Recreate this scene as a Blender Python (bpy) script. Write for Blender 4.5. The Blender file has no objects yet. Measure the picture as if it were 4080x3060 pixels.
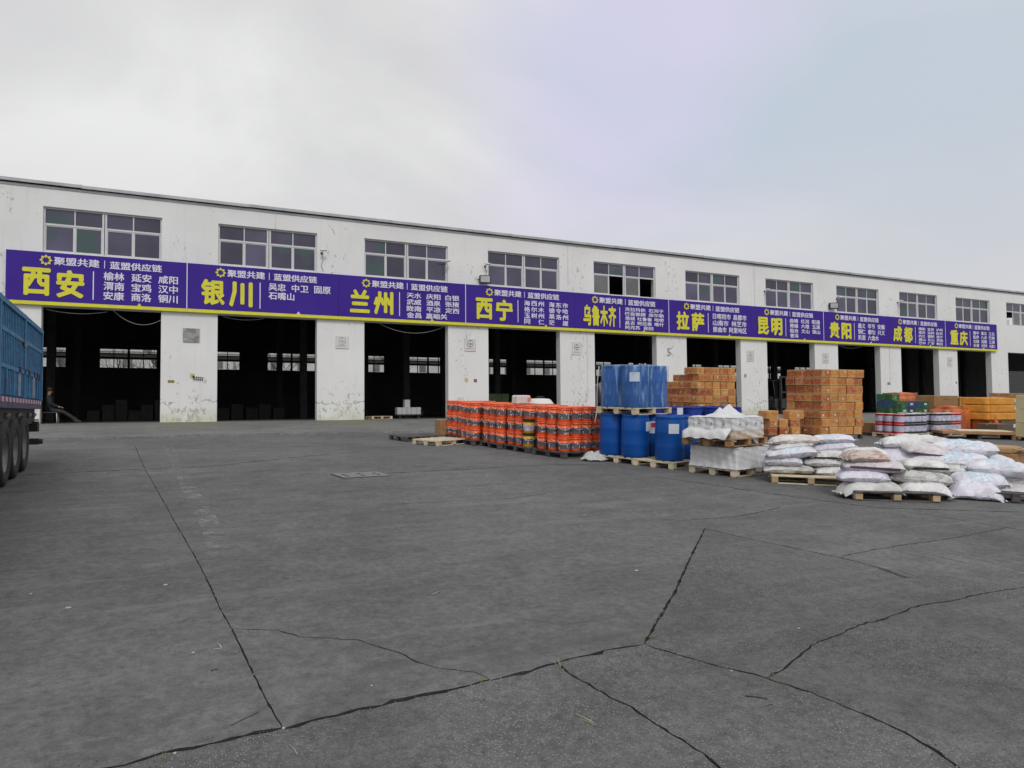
import bpy, bmesh, math, random
from mathutils import Vector, Matrix, Euler
from mathutils.geometry import delaunay_2d_cdt
S = bpy.context.scene
C = S.collection
R = math.radians
random.seed(7)
# ------------------------------------------------------------------ camera, sky, sun, exposure
YAW, PITCH, ROLL = .4481, .0378, -.008
fw = Vector((math.sin(YAW)*math.cos(PITCH), math.cos(YAW)*math.cos(PITCH), math.sin(PITCH)))
up0 = Vector((-math.sin(YAW)*math.sin(PITCH), -math.cos(YAW)*math.sin(PITCH), math.cos(PITCH)))
rt0 = Vector((math.cos(YAW), -math.sin(YAW), 0))
rt = rt0*math.cos(ROLL) + up0*math.sin(ROLL)
up = -rt0*math.sin(ROLL) + up0*math.cos(ROLL)
cam = bpy.data.cameras.new('camera'); camo = bpy.data.objects.new('camera', cam); C.objects.link(camo)
cam.sensor_width = 36; cam.lens = 36*2786.5/4080; cam.clip_start = .05; cam.clip_end = 3000
mw = Matrix((rt, up, -fw)).transposed().to_4x4(); mw.translation = Vector((0, 0, 1.6)); camo.matrix_world = mw
S.camera = camo
S.render.engine = 'CYCLES'
S.render.resolution_x = 1024; S.render.resolution_y = 768
S.view_settings.view_transform = 'Standard'; S.view_settings.look = 'None'
S.view_settings.exposure = 0; S.view_settings.gamma = 1; S.view_settings.use_curve_mapping = False
SUN_EL, SUN_AZ = R(44), R(192)      # azimuth of the sun seen from the yard, clockwise from +Y
W = bpy.data.worlds.new('World'); S.world = W; W.use_nodes = True
wn, wl = W.node_tree.nodes, W.node_tree.links
wn.clear()
out = wn.new('ShaderNodeOutputWorld'); bg = wn.new('ShaderNodeBackground'); bg.inputs['Strength'].default_value = .1
wl.new(bg.outputs[0], out.inputs[0])
sky = wn.new('ShaderNodeTexSky'); sky.sky_type = 'NISHITA'; sky.sun_disc = False
sky.sun_elevation = SUN_EL; sky.sun_rotation = SUN_AZ; sky.dust_density = 3
tc = wn.new('ShaderNodeTexCoord'); sep = wn.new('ShaderNodeSeparateXYZ'); wl.new(tc.outputs['Generated'], sep.inputs[0])
# project the view direction on a flat cloud layer
mz = wn.new('ShaderNodeMath'); mz.operation = 'MAXIMUM'; mz.inputs[1].default_value = .0; wl.new(sep.outputs['Z'], mz.inputs[0])
ma = wn.new('ShaderNodeMath'); ma.operation = 'ADD'; ma.inputs[1].default_value = .22; wl.new(mz.outputs[0], ma.inputs[0])
dv = wn.new('ShaderNodeVectorMath'); dv.operation = 'DIVIDE'
cmb = wn.new('ShaderNodeCombineXYZ')
for i in range(3): wl.new(ma.outputs[0], cmb.inputs[i])
wl.new(tc.outputs['Generated'], dv.inputs[0]); wl.new(cmb.outputs[0], dv.inputs[1])
def wnoise(scale, detail, rough, dist, off):
    mp = wn.new('ShaderNodeMapping'); mp.inputs['Location'].default_value = off
    wl.new(dv.outputs[0], mp.inputs[0])
    n = wn.new('ShaderNodeTexNoise'); n.inputs['Scale'].default_value = scale; n.inputs['Detail'].default_value = detail
    n.inputs['Roughness'].default_value = rough; n.inputs['Distortion'].default_value = dist
    wl.new(mp.outputs[0], n.inputs['Vector']); return n
def wramp(stops, src):
    r = wn.new('ShaderNodeValToRGB'); e = r.color_ramp.elements
    e[0].position, e[0].color = stops[0][0], stops[0][1]; e[1].position, e[1].color = stops[-1][0], stops[-1][1]
    for p, c in stops[1:-1]:
        q = e.new(p); q.color = c
    wl.new(src, r.inputs[0]); return r
n1 = wnoise(1.05, 6, .52, .5, (2.3, 2.9, 0)); n2 = wnoise(.55, 2, .5, .2, (9.4, 4.2, 2)); n3 = wnoise(1.1, 3, .5, .4, (1.2, 8.8, 5))
base = wramp([(.32, (.66, .66, .67, 1)), (.44, (.71, .71, .715, 1)), (.53, (.76, .76, .76, 1)), (.64, (.84, .84, .84, 1))], n1.outputs[0])
lav = wn.new('ShaderNodeMix'); lav.data_type = 'RGBA'
lg = wn.new('ShaderNodeVectorMath'); lg.operation = 'DISTANCE'; wl.new(tc.outputs['Generated'], lg.inputs[0]); lg.inputs[1].default_value = (.55, .72, .48)
ls = wn.new('ShaderNodeMath'); ls.operation = 'MULTIPLY_ADD'; ls.inputs[1].default_value = 1.5; wl.new(n2.outputs[0], ls.inputs[0]); wl.new(lg.outputs['Value'], ls.inputs[2])
lr = wramp([(.72, (1, 1, 1, 1)), (1.0, (0, 0, 0, 1))], ls.outputs[0]); wl.new(lr.outputs[0], lav.inputs[0])
wl.new(base.outputs[0], lav.inputs[6]); lav.inputs[7].default_value = (.70, .665, .86, 1)
cy = wn.new('ShaderNodeMix'); cy.data_type = 'RGBA'
gap = wn.new('ShaderNodeVectorMath'); gap.operation = 'DISTANCE'; wl.new(tc.outputs['Generated'], gap.inputs[0]); gap.inputs[1].default_value = (.74, .54, .40)
gs = wn.new('ShaderNodeMath'); gs.operation = 'MULTIPLY_ADD'; gs.inputs[1].default_value = .9; wl.new(n3.outputs[0], gs.inputs[0]); wl.new(gap.outputs['Value'], gs.inputs[2])
cr = wramp([(.62, (.85, .85, .85, 1)), (.92, (0, 0, 0, 1))], gs.outputs[0]); wl.new(cr.outputs[0], cy.inputs[0])
wl.new(lav.outputs[2], cy.inputs[6]); cy.inputs[7].default_value = (.53, .61, .70, 1)
# the layer greys out towards the horizon
hz = wn.new('ShaderNodeMapRange'); hz.inputs[1].default_value = .08; hz.inputs[2].default_value = .34; wl.new(sep.outputs['Z'], hz.inputs[0])
hm = wn.new('ShaderNodeMix'); hm.data_type = 'RGBA'; wl.new(hz.outputs[0], hm.inputs[0])
hm.inputs[6].default_value = (.66, .65, .67, 1); wl.new(cy.outputs[2], hm.inputs[7])
sc_ = wn.new('ShaderNodeVectorMath'); sc_.operation = 'SCALE'; sc_.inputs['Scale'].default_value = 10.0; wl.new(hm.outputs[2], sc_.inputs[0])
mx = wn.new('ShaderNodeMix'); mx.data_type = 'RGBA'; mx.inputs[0].default_value = .97
wl.new(sky.outputs[0], mx.inputs[6]); wl.new(sc_.outputs[0], mx.inputs[7]); wl.new(mx.outputs[2], bg.inputs[0])
sl = bpy.data.lights.new('sun', 'SUN'); sl.energy = 1.25; sl.angle = R(18); sl.color = (1, .985, .96)
so = bpy.data.objects.new('sun', sl); C.objects.link(so)
so.rotation_euler = Vector((math.sin(SUN_AZ)*math.cos(SUN_EL), math.cos(SUN_AZ)*math.cos(SUN_EL), math.sin(SUN_EL))).to_track_quat('Z', 'Y').to_euler()

# ------------------------------------------------------------------ helpers
D = 30.6582          # distance of the facade
G = .0406            # fall of the yard towards the camera
X0, P, WD = -4.5035, 6.0, 3.95
ZB = 1.245           # warehouse floor
TILT = Matrix.Rotation(math.atan(G), 4, 'X')
def gz(y): return G*y
def tag(o, label=None, cat=None, group=None, kind=None):
    if label: o['label'] = label
    if cat: o['category'] = cat
    if group: o['group'] = group
    if kind: o['kind'] = kind
    return o
def link(name, data, parent=None, mw=None):
    o = bpy.data.objects.new(name, data); C.objects.link(o)
    if parent is not None: o.parent = parent
    if mw is not None: o.matrix_basis = mw
    return o
def empty(name, mw=None, **k):
    o = link(name, None, None, mw); o.empty_display_size = .2
    return tag(o, **k)
def T(x, y, z=0): return Matrix.Translation((x, y, z))
def RZ(a): return Matrix.Rotation(R(a), 4, 'Z')
def RX(a): return Matrix.Rotation(R(a), 4, 'X')
def RY(a): return Matrix.Rotation(R(a), 4, 'Y')
def yard(x, y, a=0, h=0): return T(x, y, gz(y)+h) @ TILT @ RZ(a)
def copy_tree(o, parent=None):
    c = o.copy(); C.objects.link(c)
    if parent is not None: c.parent = parent
    for ch in o.children: copy_tree(ch, c)
    return c
class MB:
    def __init__(s): s.v = []; s.f = []; s.m = []; s.sm = []
    def add(s, vs, fs, mi=0, smooth=False):
        b = len(s.v); s.v += [tuple(v) for v in vs]; s.f += [tuple(i+b for i in f) for f in fs]
        s.m += [mi]*len(fs); s.sm += [smooth]*len(fs); return s
    def box(s, x0, x1, y0, y1, z0, z1, mi=0, mw=None):
        vs = [Vector(p) for p in ((x0,y0,z0),(x1,y0,z0),(x1,y1,z0),(x0,y1,z0),(x0,y0,z1),(x1,y0,z1),(x1,y1,z1),(x0,y1,z1))]
        if mw is not None: vs = [mw @ v for v in vs]
        return s.add(vs, [(0,3,2,1),(4,5,6,7),(0,1,5,4),(1,2,6,5),(2,3,7,6),(3,0,4,7)], mi)
    def tube(s, pts, r, n=8, mi=0, close=True):
        pts = [Vector(p) for p in pts]; rs = r if isinstance(r, (list, tuple)) else [r]*len(pts)
        vs = []; prev = None
        for i, p in enumerate(pts):
            d = (pts[min(i+1, len(pts)-1)] - pts[max(i-1, 0)]).normalized()
            if prev is None:
                a = Vector((0, 0, 1)) if abs(d.z) < .9 else Vector((1, 0, 0)); u = d.cross(a).normalized()
            else:
                u = (prev - d*prev.dot(d)).normalized()
            prev = u; w = d.cross(u)
            for k in range(n):
                t = 2*math.pi*k/n; vs.append(p + (u*math.cos(t)+w*math.sin(t))*rs[i])
        fs = []
        for i in range(len(pts)-1):
            for k in range(n):
                a, b = i*n+k, i*n+(k+1) % n; fs.append((a, b, b+n, a+n))
        s.add(vs, fs, mi, True)
        if close:
            b = len(s.v)-len(vs)
            s.f += [tuple(b+k for k in reversed(range(n))), tuple(b+(len(pts)-1)*n+k for k in range(n))]; s.m += [mi, mi]; s.sm += [False, False]
        return s
    def lathe(s, prof, n=24, mi=0, axis='Z', c=(0,0,0), smooth=True, caps=True):
        vs = []
        for r_, z in prof:
            for k in range(n):
                t = 2*math.pi*k/n; a, b = r_*math.cos(t), r_*math.sin(t)
                p = (a, b, z) if axis == 'Z' else ((z, a, b) if axis == 'X' else (a, z, b))
                vs.append((p[0]+c[0], p[1]+c[1], p[2]+c[2]))
        fs = [(i*n+k, i*n+(k+1) % n, (i+1)*n+(k+1) % n, (i+1)*n+k) for i in range(len(prof)-1) for k in range(n)]
        s.add(vs, fs, mi, smooth); b = len(s.v)-len(vs)
        if caps:
            s.f += [tuple(b+k for k in reversed(range(n))), tuple(b+(len(prof)-1)*n+k for k in range(n))]; s.m += [mi, mi]; s.sm += [False, False]
        return s
    def mesh(s, name, mats, bevel=0, recalc=True):
        me = bpy.data.meshes.new(name); me.from_pydata(s.v, [], s.f)
        for m in (mats if isinstance(mats, (list, tuple)) else [mats]): me.materials.append(m)
        me.polygons.foreach_set('material_index', s.m); me.polygons.foreach_set('use_smooth', s.sm)
        if recalc or bevel:
            bm = bmesh.new(); bm.from_mesh(me)
            bmesh.ops.recalc_face_normals(bm, faces=bm.faces)
            if bevel: bmesh.ops.bevel(bm, geom=list(bm.edges), offset=bevel, segments=1, affect='EDGES')
            bm.to_mesh(me); bm.free()
        me.update(); return me
    def build(s, name, mats, parent=None, mw=None, bevel=0, **k):
        return tag(link(name, s.mesh(name, mats, bevel), parent, mw), **k)
def box_mesh(name, sx, sy, sz, mat, bevel=.006):
    return MB().box(-sx/2, sx/2, -sy/2, sy/2, 0, sz).mesh(name, mat, bevel)
ORD = ['first', 'second', 'third', 'fourth', 'fifth', 'sixth', 'seventh', 'eighth', 'ninth', 'tenth', 'eleventh', 'twelfth']

# ------------------------------------------------------------------ materials
def mat(name, col, rough=.8, var=.12, scale=4.0, bump=.0, metal=0., spec=.5, rnd=0., tint=None, bscale=None, detail=4, hue=None):
    m = bpy.data.materials.new(name); m.use_nodes = True; nt = m.node_tree; n, l = nt.nodes, nt.links
    b = n['Principled BSDF']; b.inputs['Roughness'].default_value = rough; b.inputs['Metallic'].default_value = metal
    b.inputs['Specular IOR Level'].default_value = spec
    tcn = n.new('ShaderNodeTexCoord'); no = n.new('ShaderNodeTexNoise'); no.inputs['Scale'].default_value = scale; no.inputs['Detail'].default_value = detail
    oi = n.new('ShaderNodeObjectInfo'); add = n.new('ShaderNodeVectorMath'); add.operation = 'ADD'
    sc = n.new('ShaderNodeMath'); sc.operation = 'MULTIPLY'; sc.inputs[1].default_value = 37.0
    l.new(oi.outputs['Random'], sc.inputs[0]); l.new(tcn.outputs['Object'], add.inputs[0]); l.new(sc.outputs[0], add.inputs[1])
    l.new(add.outputs[0], no.inputs['Vector'])
    mr = n.new('ShaderNodeMapRange'); mr.inputs[1].default_value = .3; mr.inputs[2].default_value = .7
    mr.inputs[3].default_value = 1-var; mr.inputs[4].default_value = 1+var; l.new(no.outputs[0], mr.inputs[0])
    val = mr.outputs[0]
    if rnd:
        rr = n.new('ShaderNodeMapRange'); rr.inputs[3].default_value = 1-rnd; rr.inputs[4].default_value = 1+rnd; l.new(oi.outputs['Random'], rr.inputs[0])
        mu = n.new('ShaderNodeMath'); mu.operation = 'MULTIPLY'; l.new(val, mu.inputs[0]); l.new(rr.outputs[0], mu.inputs[1]); val = mu.outputs[0]
    vm = n.new('ShaderNodeVectorMath'); vm.operation = 'SCALE'; vm.inputs[0].default_value = col; l.new(val, vm.inputs['Scale'])
    src = vm.outputs[0]
    if tint:      # (colour, noise scale, low, high): soft-edged patches of a second colour
        t = n.new('ShaderNodeTexNoise'); t.inputs['Scale'].default_value = tint[1]; t.inputs['Detail'].default_value = 3; l.new(add.outputs[0], t.inputs['Vector'])
        tr = n.new('ShaderNodeMapRange'); tr.inputs[1].default_value = tint[2]; tr.inputs[2].default_value = tint[3]; l.new(t.outputs[0], tr.inputs[0])
        mi = n.new('ShaderNodeMix'); mi.data_type = 'RGBA'; l.new(tr.outputs[0], mi.inputs[0]); l.new(src, mi.inputs[6]); mi.inputs[7].default_value = (*tint[0], 1); src = mi.outputs[2]
    l.new(src, b.inputs['Base Color'])
    if bump:
        bn = n.new('ShaderNodeTexNoise'); bn.inputs['Scale'].default_value = bscale or scale*4; bn.inputs['Detail'].default_value = 5; l.new(add.outputs[0], bn.inputs['Vector'])
        bu = n.new('ShaderNodeBump'); bu.inputs['Strength'].default_value = bump; bu.inputs['Distance'].default_value = .02
        l.new(bn.outputs[0], bu.inputs['Height']); l.new(bu.outputs[0], b.inputs['Normal'])
    m['col_src'] = 0
    return m
M = {}
M['metal_grey'] = mat('grey_metal', (.42, .42, .43), .45, .1, 3, metal=.2)
M['flash'] = mat('roof_flashing', (.40, .41, .42), .5, .18, 1.5, metal=.1)
M['frame'] = mat('white_window_frame', (.62, .62, .63), .4, .06)
M['glass'] = mat('sky_tinted_window_glass', (.070, .062, .110), .10, .3, .6, spec=.6, rnd=.35, tint=((.045, .085, .085), .5, .54, .62))  # lavender tone and greenish patches paint sky reflections into the glass
M['glassl'] = mat('dusty_window_glass', (.14, .14, .145), .25, .2, .8, spec=.6)
M['black'] = mat('black_rubber', (.022, .022, .023), .75, .3, 6, bump=.2)
M['dark'] = mat('dark_metal', (.03, .03, .032), .6, .3, 4)
M['sign'] = mat('sign_purple', (.050, .021, .265), .7, .10, .6, spec=.2)
M['yellow'] = mat('sign_yellow', (.70, .66, .03), .5, .06)
M['white'] = mat('sign_white', (.72, .70, .85), .5, .04)
M['orange'] = mat('orange_plastic', (.86, .125, .030), .35, .06, 3, rnd=.10)
M['cable'] = mat('white_cable', (.45, .45, .45), .5, .05)
M['blue'] = mat('blue_drum_plastic', (.002, .066, .30), .45, .12, 2.5, spec=.3, rnd=.12)
M['bluedk'] = mat('dark_blue_drum_plastic', (.006, .025, .21), .4, .12, 2.5, spec=.3, rnd=.15)
M['paper'] = mat('paper_label', (.62, .66, .74), .6, .05)
M['sticker'] = mat('carton_sticker', (.66, .55, .45), .6, .12, rnd=.2)
M['darkink'] = mat('dark_ink', (.05, .05, .055), .7, .1)
M['greyink'] = mat('grey_ink', (.28, .28, .29), .8, .2)
M['red'] = mat('red_paint', (.45, .018, .035), .45, .15)
M['wood'] = mat('pallet_wood', (.46, .34, .20), .8, .22, 7, bump=.25, rnd=.12)
M['woodpale'] = mat('pale_pallet_wood', (.62, .53, .38), .8, .18, 7, bump=.2, rnd=.1)
M['wooddk'] = mat('dark_pallet_wood', (.085, .075, .075), .85, .3, 6, bump=.25, rnd=.3)
M['woodbr'] = mat('brown_pallet_wood', (.33, .19, .085), .8, .25, 7, bump=.25, rnd=.12)
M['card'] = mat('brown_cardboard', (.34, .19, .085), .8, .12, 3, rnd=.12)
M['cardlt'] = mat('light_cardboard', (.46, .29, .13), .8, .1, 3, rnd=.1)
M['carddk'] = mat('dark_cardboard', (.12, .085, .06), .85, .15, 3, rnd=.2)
M['cream'] = mat('cream_carton', (.56, .50, .30), .75, .06, 3, rnd=.05)
M['green'] = mat('green_carton', (.030, .125, .050), .55, .3, 5, rnd=.2, tint=((.16, .25, .10), 5, .56, .66))
M['navy'] = mat('blue_carton', (.030, .075, .16), .55, .25, 5, rnd=.2, tint=((.12, .2, .26), 6, .6, .7))
M['ywrap'] = mat('yellow_wrapping', (.70, .30, .035), .5, .18, 3, bump=.5, bscale=9)
M['owrap'] = mat('orange_wrapping', (.60, .17, .06), .5, .3, 3, bump=.6, bscale=8, tint=((.30, .07, .03), 2.5, .5, .65))
M['trblue'] = mat('truck_blue', (.012, .125, .31), .5, .3, 2.0, bump=.15, tint=((.07, .10, .15), 3.5, .56, .70))
M['trbluelt'] = mat('truck_blue_lit_rusty', (.05, .21, .40), .5, .3, 4.0, tint=((.14, .11, .10), 5, .60, .70))  # lighter than the panels to paint in rib light and shade; rust patches
M['trpurple'] = mat('truck_sill', (.075, .055, .13), .5, .4, 6)
M['rim'] = mat('steel_rim', (.20, .20, .20), .5, .3, 5, metal=.3)
M['stripe'] = mat('reflective_white', (.50, .48, .58), .4, .2, 9)
M['stripered'] = mat('reflective_red', (.25, .04, .10), .4, .2, 9)
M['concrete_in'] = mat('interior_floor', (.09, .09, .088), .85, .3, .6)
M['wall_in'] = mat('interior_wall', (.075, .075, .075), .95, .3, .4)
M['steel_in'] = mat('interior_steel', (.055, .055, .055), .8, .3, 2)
M['film'] = None
def wrinkled(name, col, rough, bump=.5, bscale=7, alpha=1.0, tint=None, trans=0):
    m = mat(name, col, rough, .06, 4, bump=bump, bscale=bscale, tint=tint)
    b = m.node_tree.nodes['Principled BSDF']; b.inputs['Alpha'].default_value = alpha
    return m
M['film'] = wrinkled('stretch_film', (.42, .66, .92), .10, 1.0, 6, .1)
def film_alpha(m):      # stretched film: thin and clear, denser in upright streaks and towards the top
    n, l = m.node_tree.nodes, m.node_tree.links; tcn = n.new('ShaderNodeTexCoord'); mp = n.new('ShaderNodeMapping'); mp.inputs['Scale'].default_value = (9, 9, 1.6); l.new(tcn.outputs['Object'], mp.inputs[0])
    no = n.new('ShaderNodeTexNoise'); no.inputs['Scale'].default_value = 1; no.inputs['Detail'].default_value = 4; no.inputs['Distortion'].default_value = .6; l.new(mp.outputs[0], no.inputs['Vector'])
    se = n.new('ShaderNodeSeparateXYZ'); l.new(tcn.outputs['Object'], se.inputs[0]); hi = n.new('ShaderNodeMapRange'); hi.inputs[1].default_value = .75; hi.inputs[2].default_value = 1.0; hi.inputs[4].default_value = .08; l.new(se.outputs[2], hi.inputs[0])
    ad = n.new('ShaderNodeMath'); l.new(no.outputs[0], ad.inputs[0]); l.new(hi.outputs[0], ad.inputs[1])
    mr = n.new('ShaderNodeMapRange'); mr.inputs[1].default_value = .52; mr.inputs[2].default_value = .72; mr.inputs[3].default_value = .08; mr.inputs[4].default_value = .5; l.new(ad.outputs[0], mr.inputs[0]); l.new(mr.outputs[0], n['Principled BSDF'].inputs['Alpha'])
film_alpha(M['film'])
M['filmw'] = wrinkled('white_stretch_film', (.64, .64, .65), .28, .55, 7)
M['filmb'] = wrinkled('brown_film_over_carton', (.47, .38, .29), .4, .7, 9, tint=((.60, .55, .50), 4, .5, .62))
M['plastic'] = wrinkled('clear_plastic_sheet', (.50, .50, .50), .3, 1.0, 18)

# wall paint with peeling, streaks and a dirty foot
def wall_material():
    m = bpy.data.materials.new('white_plaster'); m.use_nodes = True; n, l = m.node_tree.nodes, m.node_tree.links
    b = n['Principled BSDF']; b.inputs['Roughness'].default_value = .85; b.inputs['Specular IOR Level'].default_value = .2
    tcn = n.new('ShaderNodeTexCoord'); se = n.new('ShaderNodeSeparateXYZ'); l.new(tcn.outputs['Object'], se.inputs[0])
    def noise(scale, det, vec=None, ro=.5):
        x = n.new('ShaderNodeTexNoise'); x.inputs['Scale'].default_value = scale; x.inputs['Detail'].default_value = det; x.inputs['Roughness'].default_value = ro
        l.new(vec or tcn.outputs['Object'], x.inputs['Vector']); return x.outputs[0]
    def mr(src, a, b_, c=0., d=1.):
        x = n.new('ShaderNodeMapRange'); x.inputs[1].default_value = a; x.inputs[2].default_value = b_; x.inputs[3].default_value = c; x.inputs[4].default_value = d
        l.new(src, x.inputs[0]); return x.outputs[0]
    def op(o, a, b_):
        x = n.new('ShaderNodeMath'); x.operation = o
        for i, s in enumerate((a, b_)):
            if isinstance(s, (int, float)): x.inputs[i].default_value = s
            else: l.new(s, x.inputs[i])
        return x.outputs[0]
    def mixc(fac, a, col):
        x = n.new('ShaderNodeMix'); x.data_type = 'RGBA'; l.new(fac, x.inputs[0]); l.new(a, x.inputs[6])
        if isinstance(col, tuple): x.inputs[7].default_value = (*col, 1)
        else: l.new(col, x.inputs[7])
        return x.outputs[2]
    # position inside the bay, 0 at a pillar's centre line
    ph = op('SUBTRACT', se.outputs['X'], X0+WD+1.025); fr = op('PINGPONG', ph, 3.0)
    pil = mr(fr, .35, 1.15, 1, 0)
    low = mr(se.outputs['Z'], ZB+.2, ZB+1.5, 1, 0)
    big = noise(.5, 3); base = n.new('ShaderNodeValToRGB'); base.color_ramp.elements[0].position = .3; base.color_ramp.elements[1].position = .7
    base.color_ramp.elements[0].color = (.735, .735, .735, 1); base.color_ramp.elements[1].color = (.81, .81, .81, 1); l.new(big, base.inputs[0])
    col = base.outputs[0]
    st = n.new('ShaderNodeMapping'); st.inputs['Scale'].default_value = (6, 6, .35); l.new(tcn.outputs['Object'], st.inputs[0])
    streak = mr(noise(1.0, 4, st.outputs[0], .6), .55, .75, 0, .30); streak = op('MULTIPLY', streak, op('ADD', mr(fr, .3, 1.6, 1, .15), 0))
    col = mixc(streak, col, (.52, .52, .50))
    # peeled flakes in vertical runs and round the foot of every pillar
    fl = n.new('ShaderNodeMapping'); fl.inputs['Scale'].default_value = (1.3, 1.3, .8); l.new(tcn.outputs['Object'], fl.inputs[0])
    fine = noise(5.5, 6, fl.outputs[0], .68); zone = noise(.55, 2, None); run = mr(zone, .42, .56)
    msk = op('ADD', op('MULTIPLY', run, op('MULTIPLY', pil, .085)), op('MULTIPLY', low, .085))
    fl_m = mr(op('ADD', fine, msk), .668, .690)
    col = mixc(fl_m, col, (.50, .50, .485))
    rim_m = op('MULTIPLY', mr(op('ADD', fine, msk), .648, .668), op('SUBTRACT', 1, fl_m)); col = mixc(op('MULTIPLY', rim_m, .6), col, (.84, .84, .83))
    dk = op('MULTIPLY', mr(noise(9, 4, None, .6), .62, .67), fl_m); col = mixc(dk, col, (.27, .27, .26))
    # moss-stained lowest band, broken render line above it
    wv = op('ADD', se.outputs['Z'], op('MULTIPLY', noise(1.3, 5, None, .6), -.9)); cl_ = op('MULTIPLY', mr(wv, ZB+.30, ZB+.315), mr(wv, ZB+.345, ZB+.33)); cl_ = op('MULTIPLY', cl_, mr(noise(2.2, 3), .42, .5)); col = mixc(op('MULTIPLY', cl_, .8), col, (.25, .25, .24))
    foot = op('MULTIPLY', mr(se.outputs['Z'], ZB+.05, ZB+.6, 1, 0), mr(noise(1.6, 3), .33, .55)); col = mixc(op('MULTIPLY', foot, .6), col, (.54, .54, .38))
    l.new(col, b.inputs['Base Color'])
    bu = n.new('ShaderNodeBump'); bu.inputs['Strength'].default_value = .5; bu.inputs['Distance'].default_value = .015
    hgt = op('SUBTRACT', op('MULTIPLY', noise(14, 4), .25), op('MULTIPLY', fl_m, .6)); l.new(hgt, bu.inputs['Height']); l.new(bu.outputs[0], b.inputs['Normal'])
    return m
M['wall'] = wall_material()

def ground_material(name, base, agg, moss=False, dust=.45):
    m = bpy.data.materials.new(name); m.use_nodes = True; n, l = m.node_tree.nodes, m.node_tree.links
    b = n['Principled BSDF']; b.inputs['Roughness'].default_value = .9; b.inputs['Specular IOR Level'].default_value = .25
    tcn = n.new('ShaderNodeTexCoord'); O = tcn.outputs['Object']
    def noise(scale, det=4, ro=.5, vec=None):
        x = n.new('ShaderNodeTexNoise'); x.inputs['Scale'].default_value = scale; x.inputs['Detail'].default_value = det; x.inputs['Roughness'].default_value = ro; l.new(vec or O, x.inputs['Vector']); return x.outputs[0]
    def mr(src, a, b_, c=0., d=1.):
        x = n.new('ShaderNodeMapRange'); x.inputs[1].default_value = a; x.inputs[2].default_value = b_; x.inputs[3].default_value = c; x.inputs[4].default_value = d; l.new(src, x.inputs[0]); return x.outputs[0]
    def op(o, a, b_):
        x = n.new('ShaderNodeMath'); x.operation = o
        for i, s in enumerate((a, b_)):
            if isinstance(s, (int, float)): x.inputs[i].default_value = s
            else: l.new(s, x.inputs[i])
        return x.outputs[0]
    def mixc(fac, a, col):
        x = n.new('ShaderNodeMix'); x.data_type = 'RGBA'; l.new(fac, x.inputs[0]); l.new(a, x.inputs[6]); x.inputs[7].default_value = (*col, 1); return x.outputs[2]
    v = op('MULTIPLY', op('MULTIPLY', mr(noise(.35, 5, .6), .3, .7, .78, 1.16), mr(noise(2.2, 6, .65), .3, .7, .82, 1.16)), op('MULTIPLY', mr(noise(70, 4, .75), .3, .7, .74, 1.26), op('MULTIPLY', mr(noise(16, 4, .7), .3, .7, .74, 1.26), mr(noise(5, 5, .7), .3, .7, .90, 1.10))))
    vm = n.new('ShaderNodeVectorMath'); vm.operation = 'SCALE'; vm.inputs[0].default_value = base; l.new(v, vm.inputs['Scale']); col = vm.outputs[0]
    # scuffs drawn out along the driving direction
    mp = n.new('ShaderNodeMapping'); mp.inputs['Scale'].default_value = (.8, 5, 1); mp.inputs['Rotation'].default_value = (0, 0, .25); l.new(O, mp.inputs[0])
    sc = mr(noise(3, 6, .7, mp.outputs[0]), .62, .76, 0, dust); col = mixc(sc, col, tuple(c*1.9 for c in base))
    dk = mr(noise(1.1, 5, .65), .60, .74, 0, .35); col = mixc(dk, col, tuple(c*.55 for c in base))
    # long dark tyre smears and pale worn trails running along the building
    m2 = n.new('ShaderNodeMapping'); m2.inputs['Scale'].default_value = (.22, 2.4, 1); m2.inputs['Rotation'].default_value = (0, 0, -.12); l.new(O, m2.inputs[0])
    ty = noise(1.6, 5, .6, m2.outputs[0]); col = mixc(mr(ty, .56, .68, 0, .45), col, tuple(c*.62 for c in base)); col = mixc(mr(ty, .42, .33, 0, .35), col, tuple(c*1.5 for c in base))
    col = mixc(mr(noise(5.5, 4, .6), .66, .70, 0, .5), col, tuple(c*.5 for c in base))
    bu = n.new('ShaderNodeBump'); bu.inputs['Strength'].default_value = .5; bu.inputs['Distance'].default_value = .008
    h = noise(90, 4, .7)
    if agg:
        vo = n.new('ShaderNodeTexVoronoi'); vo.inputs['Scale'].default_value = 82; vo.inputs['Randomness'].default_value = 1; l.new(O, vo.inputs['Vector'])
        sepc = n.new('ShaderNodeSeparateColor'); l.new(vo.outputs['Color'], sepc.inputs[0])
        near = mr(vo.outputs['Distance'], .28, .42, 1, 0); pick = mr(sepc.outputs[0], .50, .58)
        st = op('MULTIPLY', op('MULTIPLY', near, pick), mr(noise(.8, 4, .6), .35, .60, .15, 1))
        col = mixc(st, col, (.30, .30, .29))
        col = mixc(op('MULTIPLY', op('MULTIPLY', near, mr(sepc.outputs[1], .8, .85)), .7), col, (.05, .05, .05))
        h = op('ADD', op('MULTIPLY', h, .5), near); bu.inputs['Strength'].default_value = .6
    if moss:
        se = n.new('ShaderNodeSeparateXYZ'); l.new(O, se.inputs[0])
        fr = op('PINGPONG', op('SUBTRACT', se.outputs['X'], X0+WD+1.025), 3.0)
        mk = op('MULTIPLY', op('MULTIPLY', mr(fr, .7, 1.4, 1, 0), mr(se.outputs['Y'], D-5.5, D-1.5)), mr(noise(.9, 4, .6), .28, .46))
        col = mixc(op('MULTIPLY', mk, .8), col, (.18, .185, .105))
    l.new(col, b.inputs['Base Color']); l.new(h, bu.inputs['Height']); l.new(bu.outputs[0], b.inputs['Normal'])
    return m
M['yard'] = ground_material('yard_concrete', (.134, .1345, .1345), False)
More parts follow.
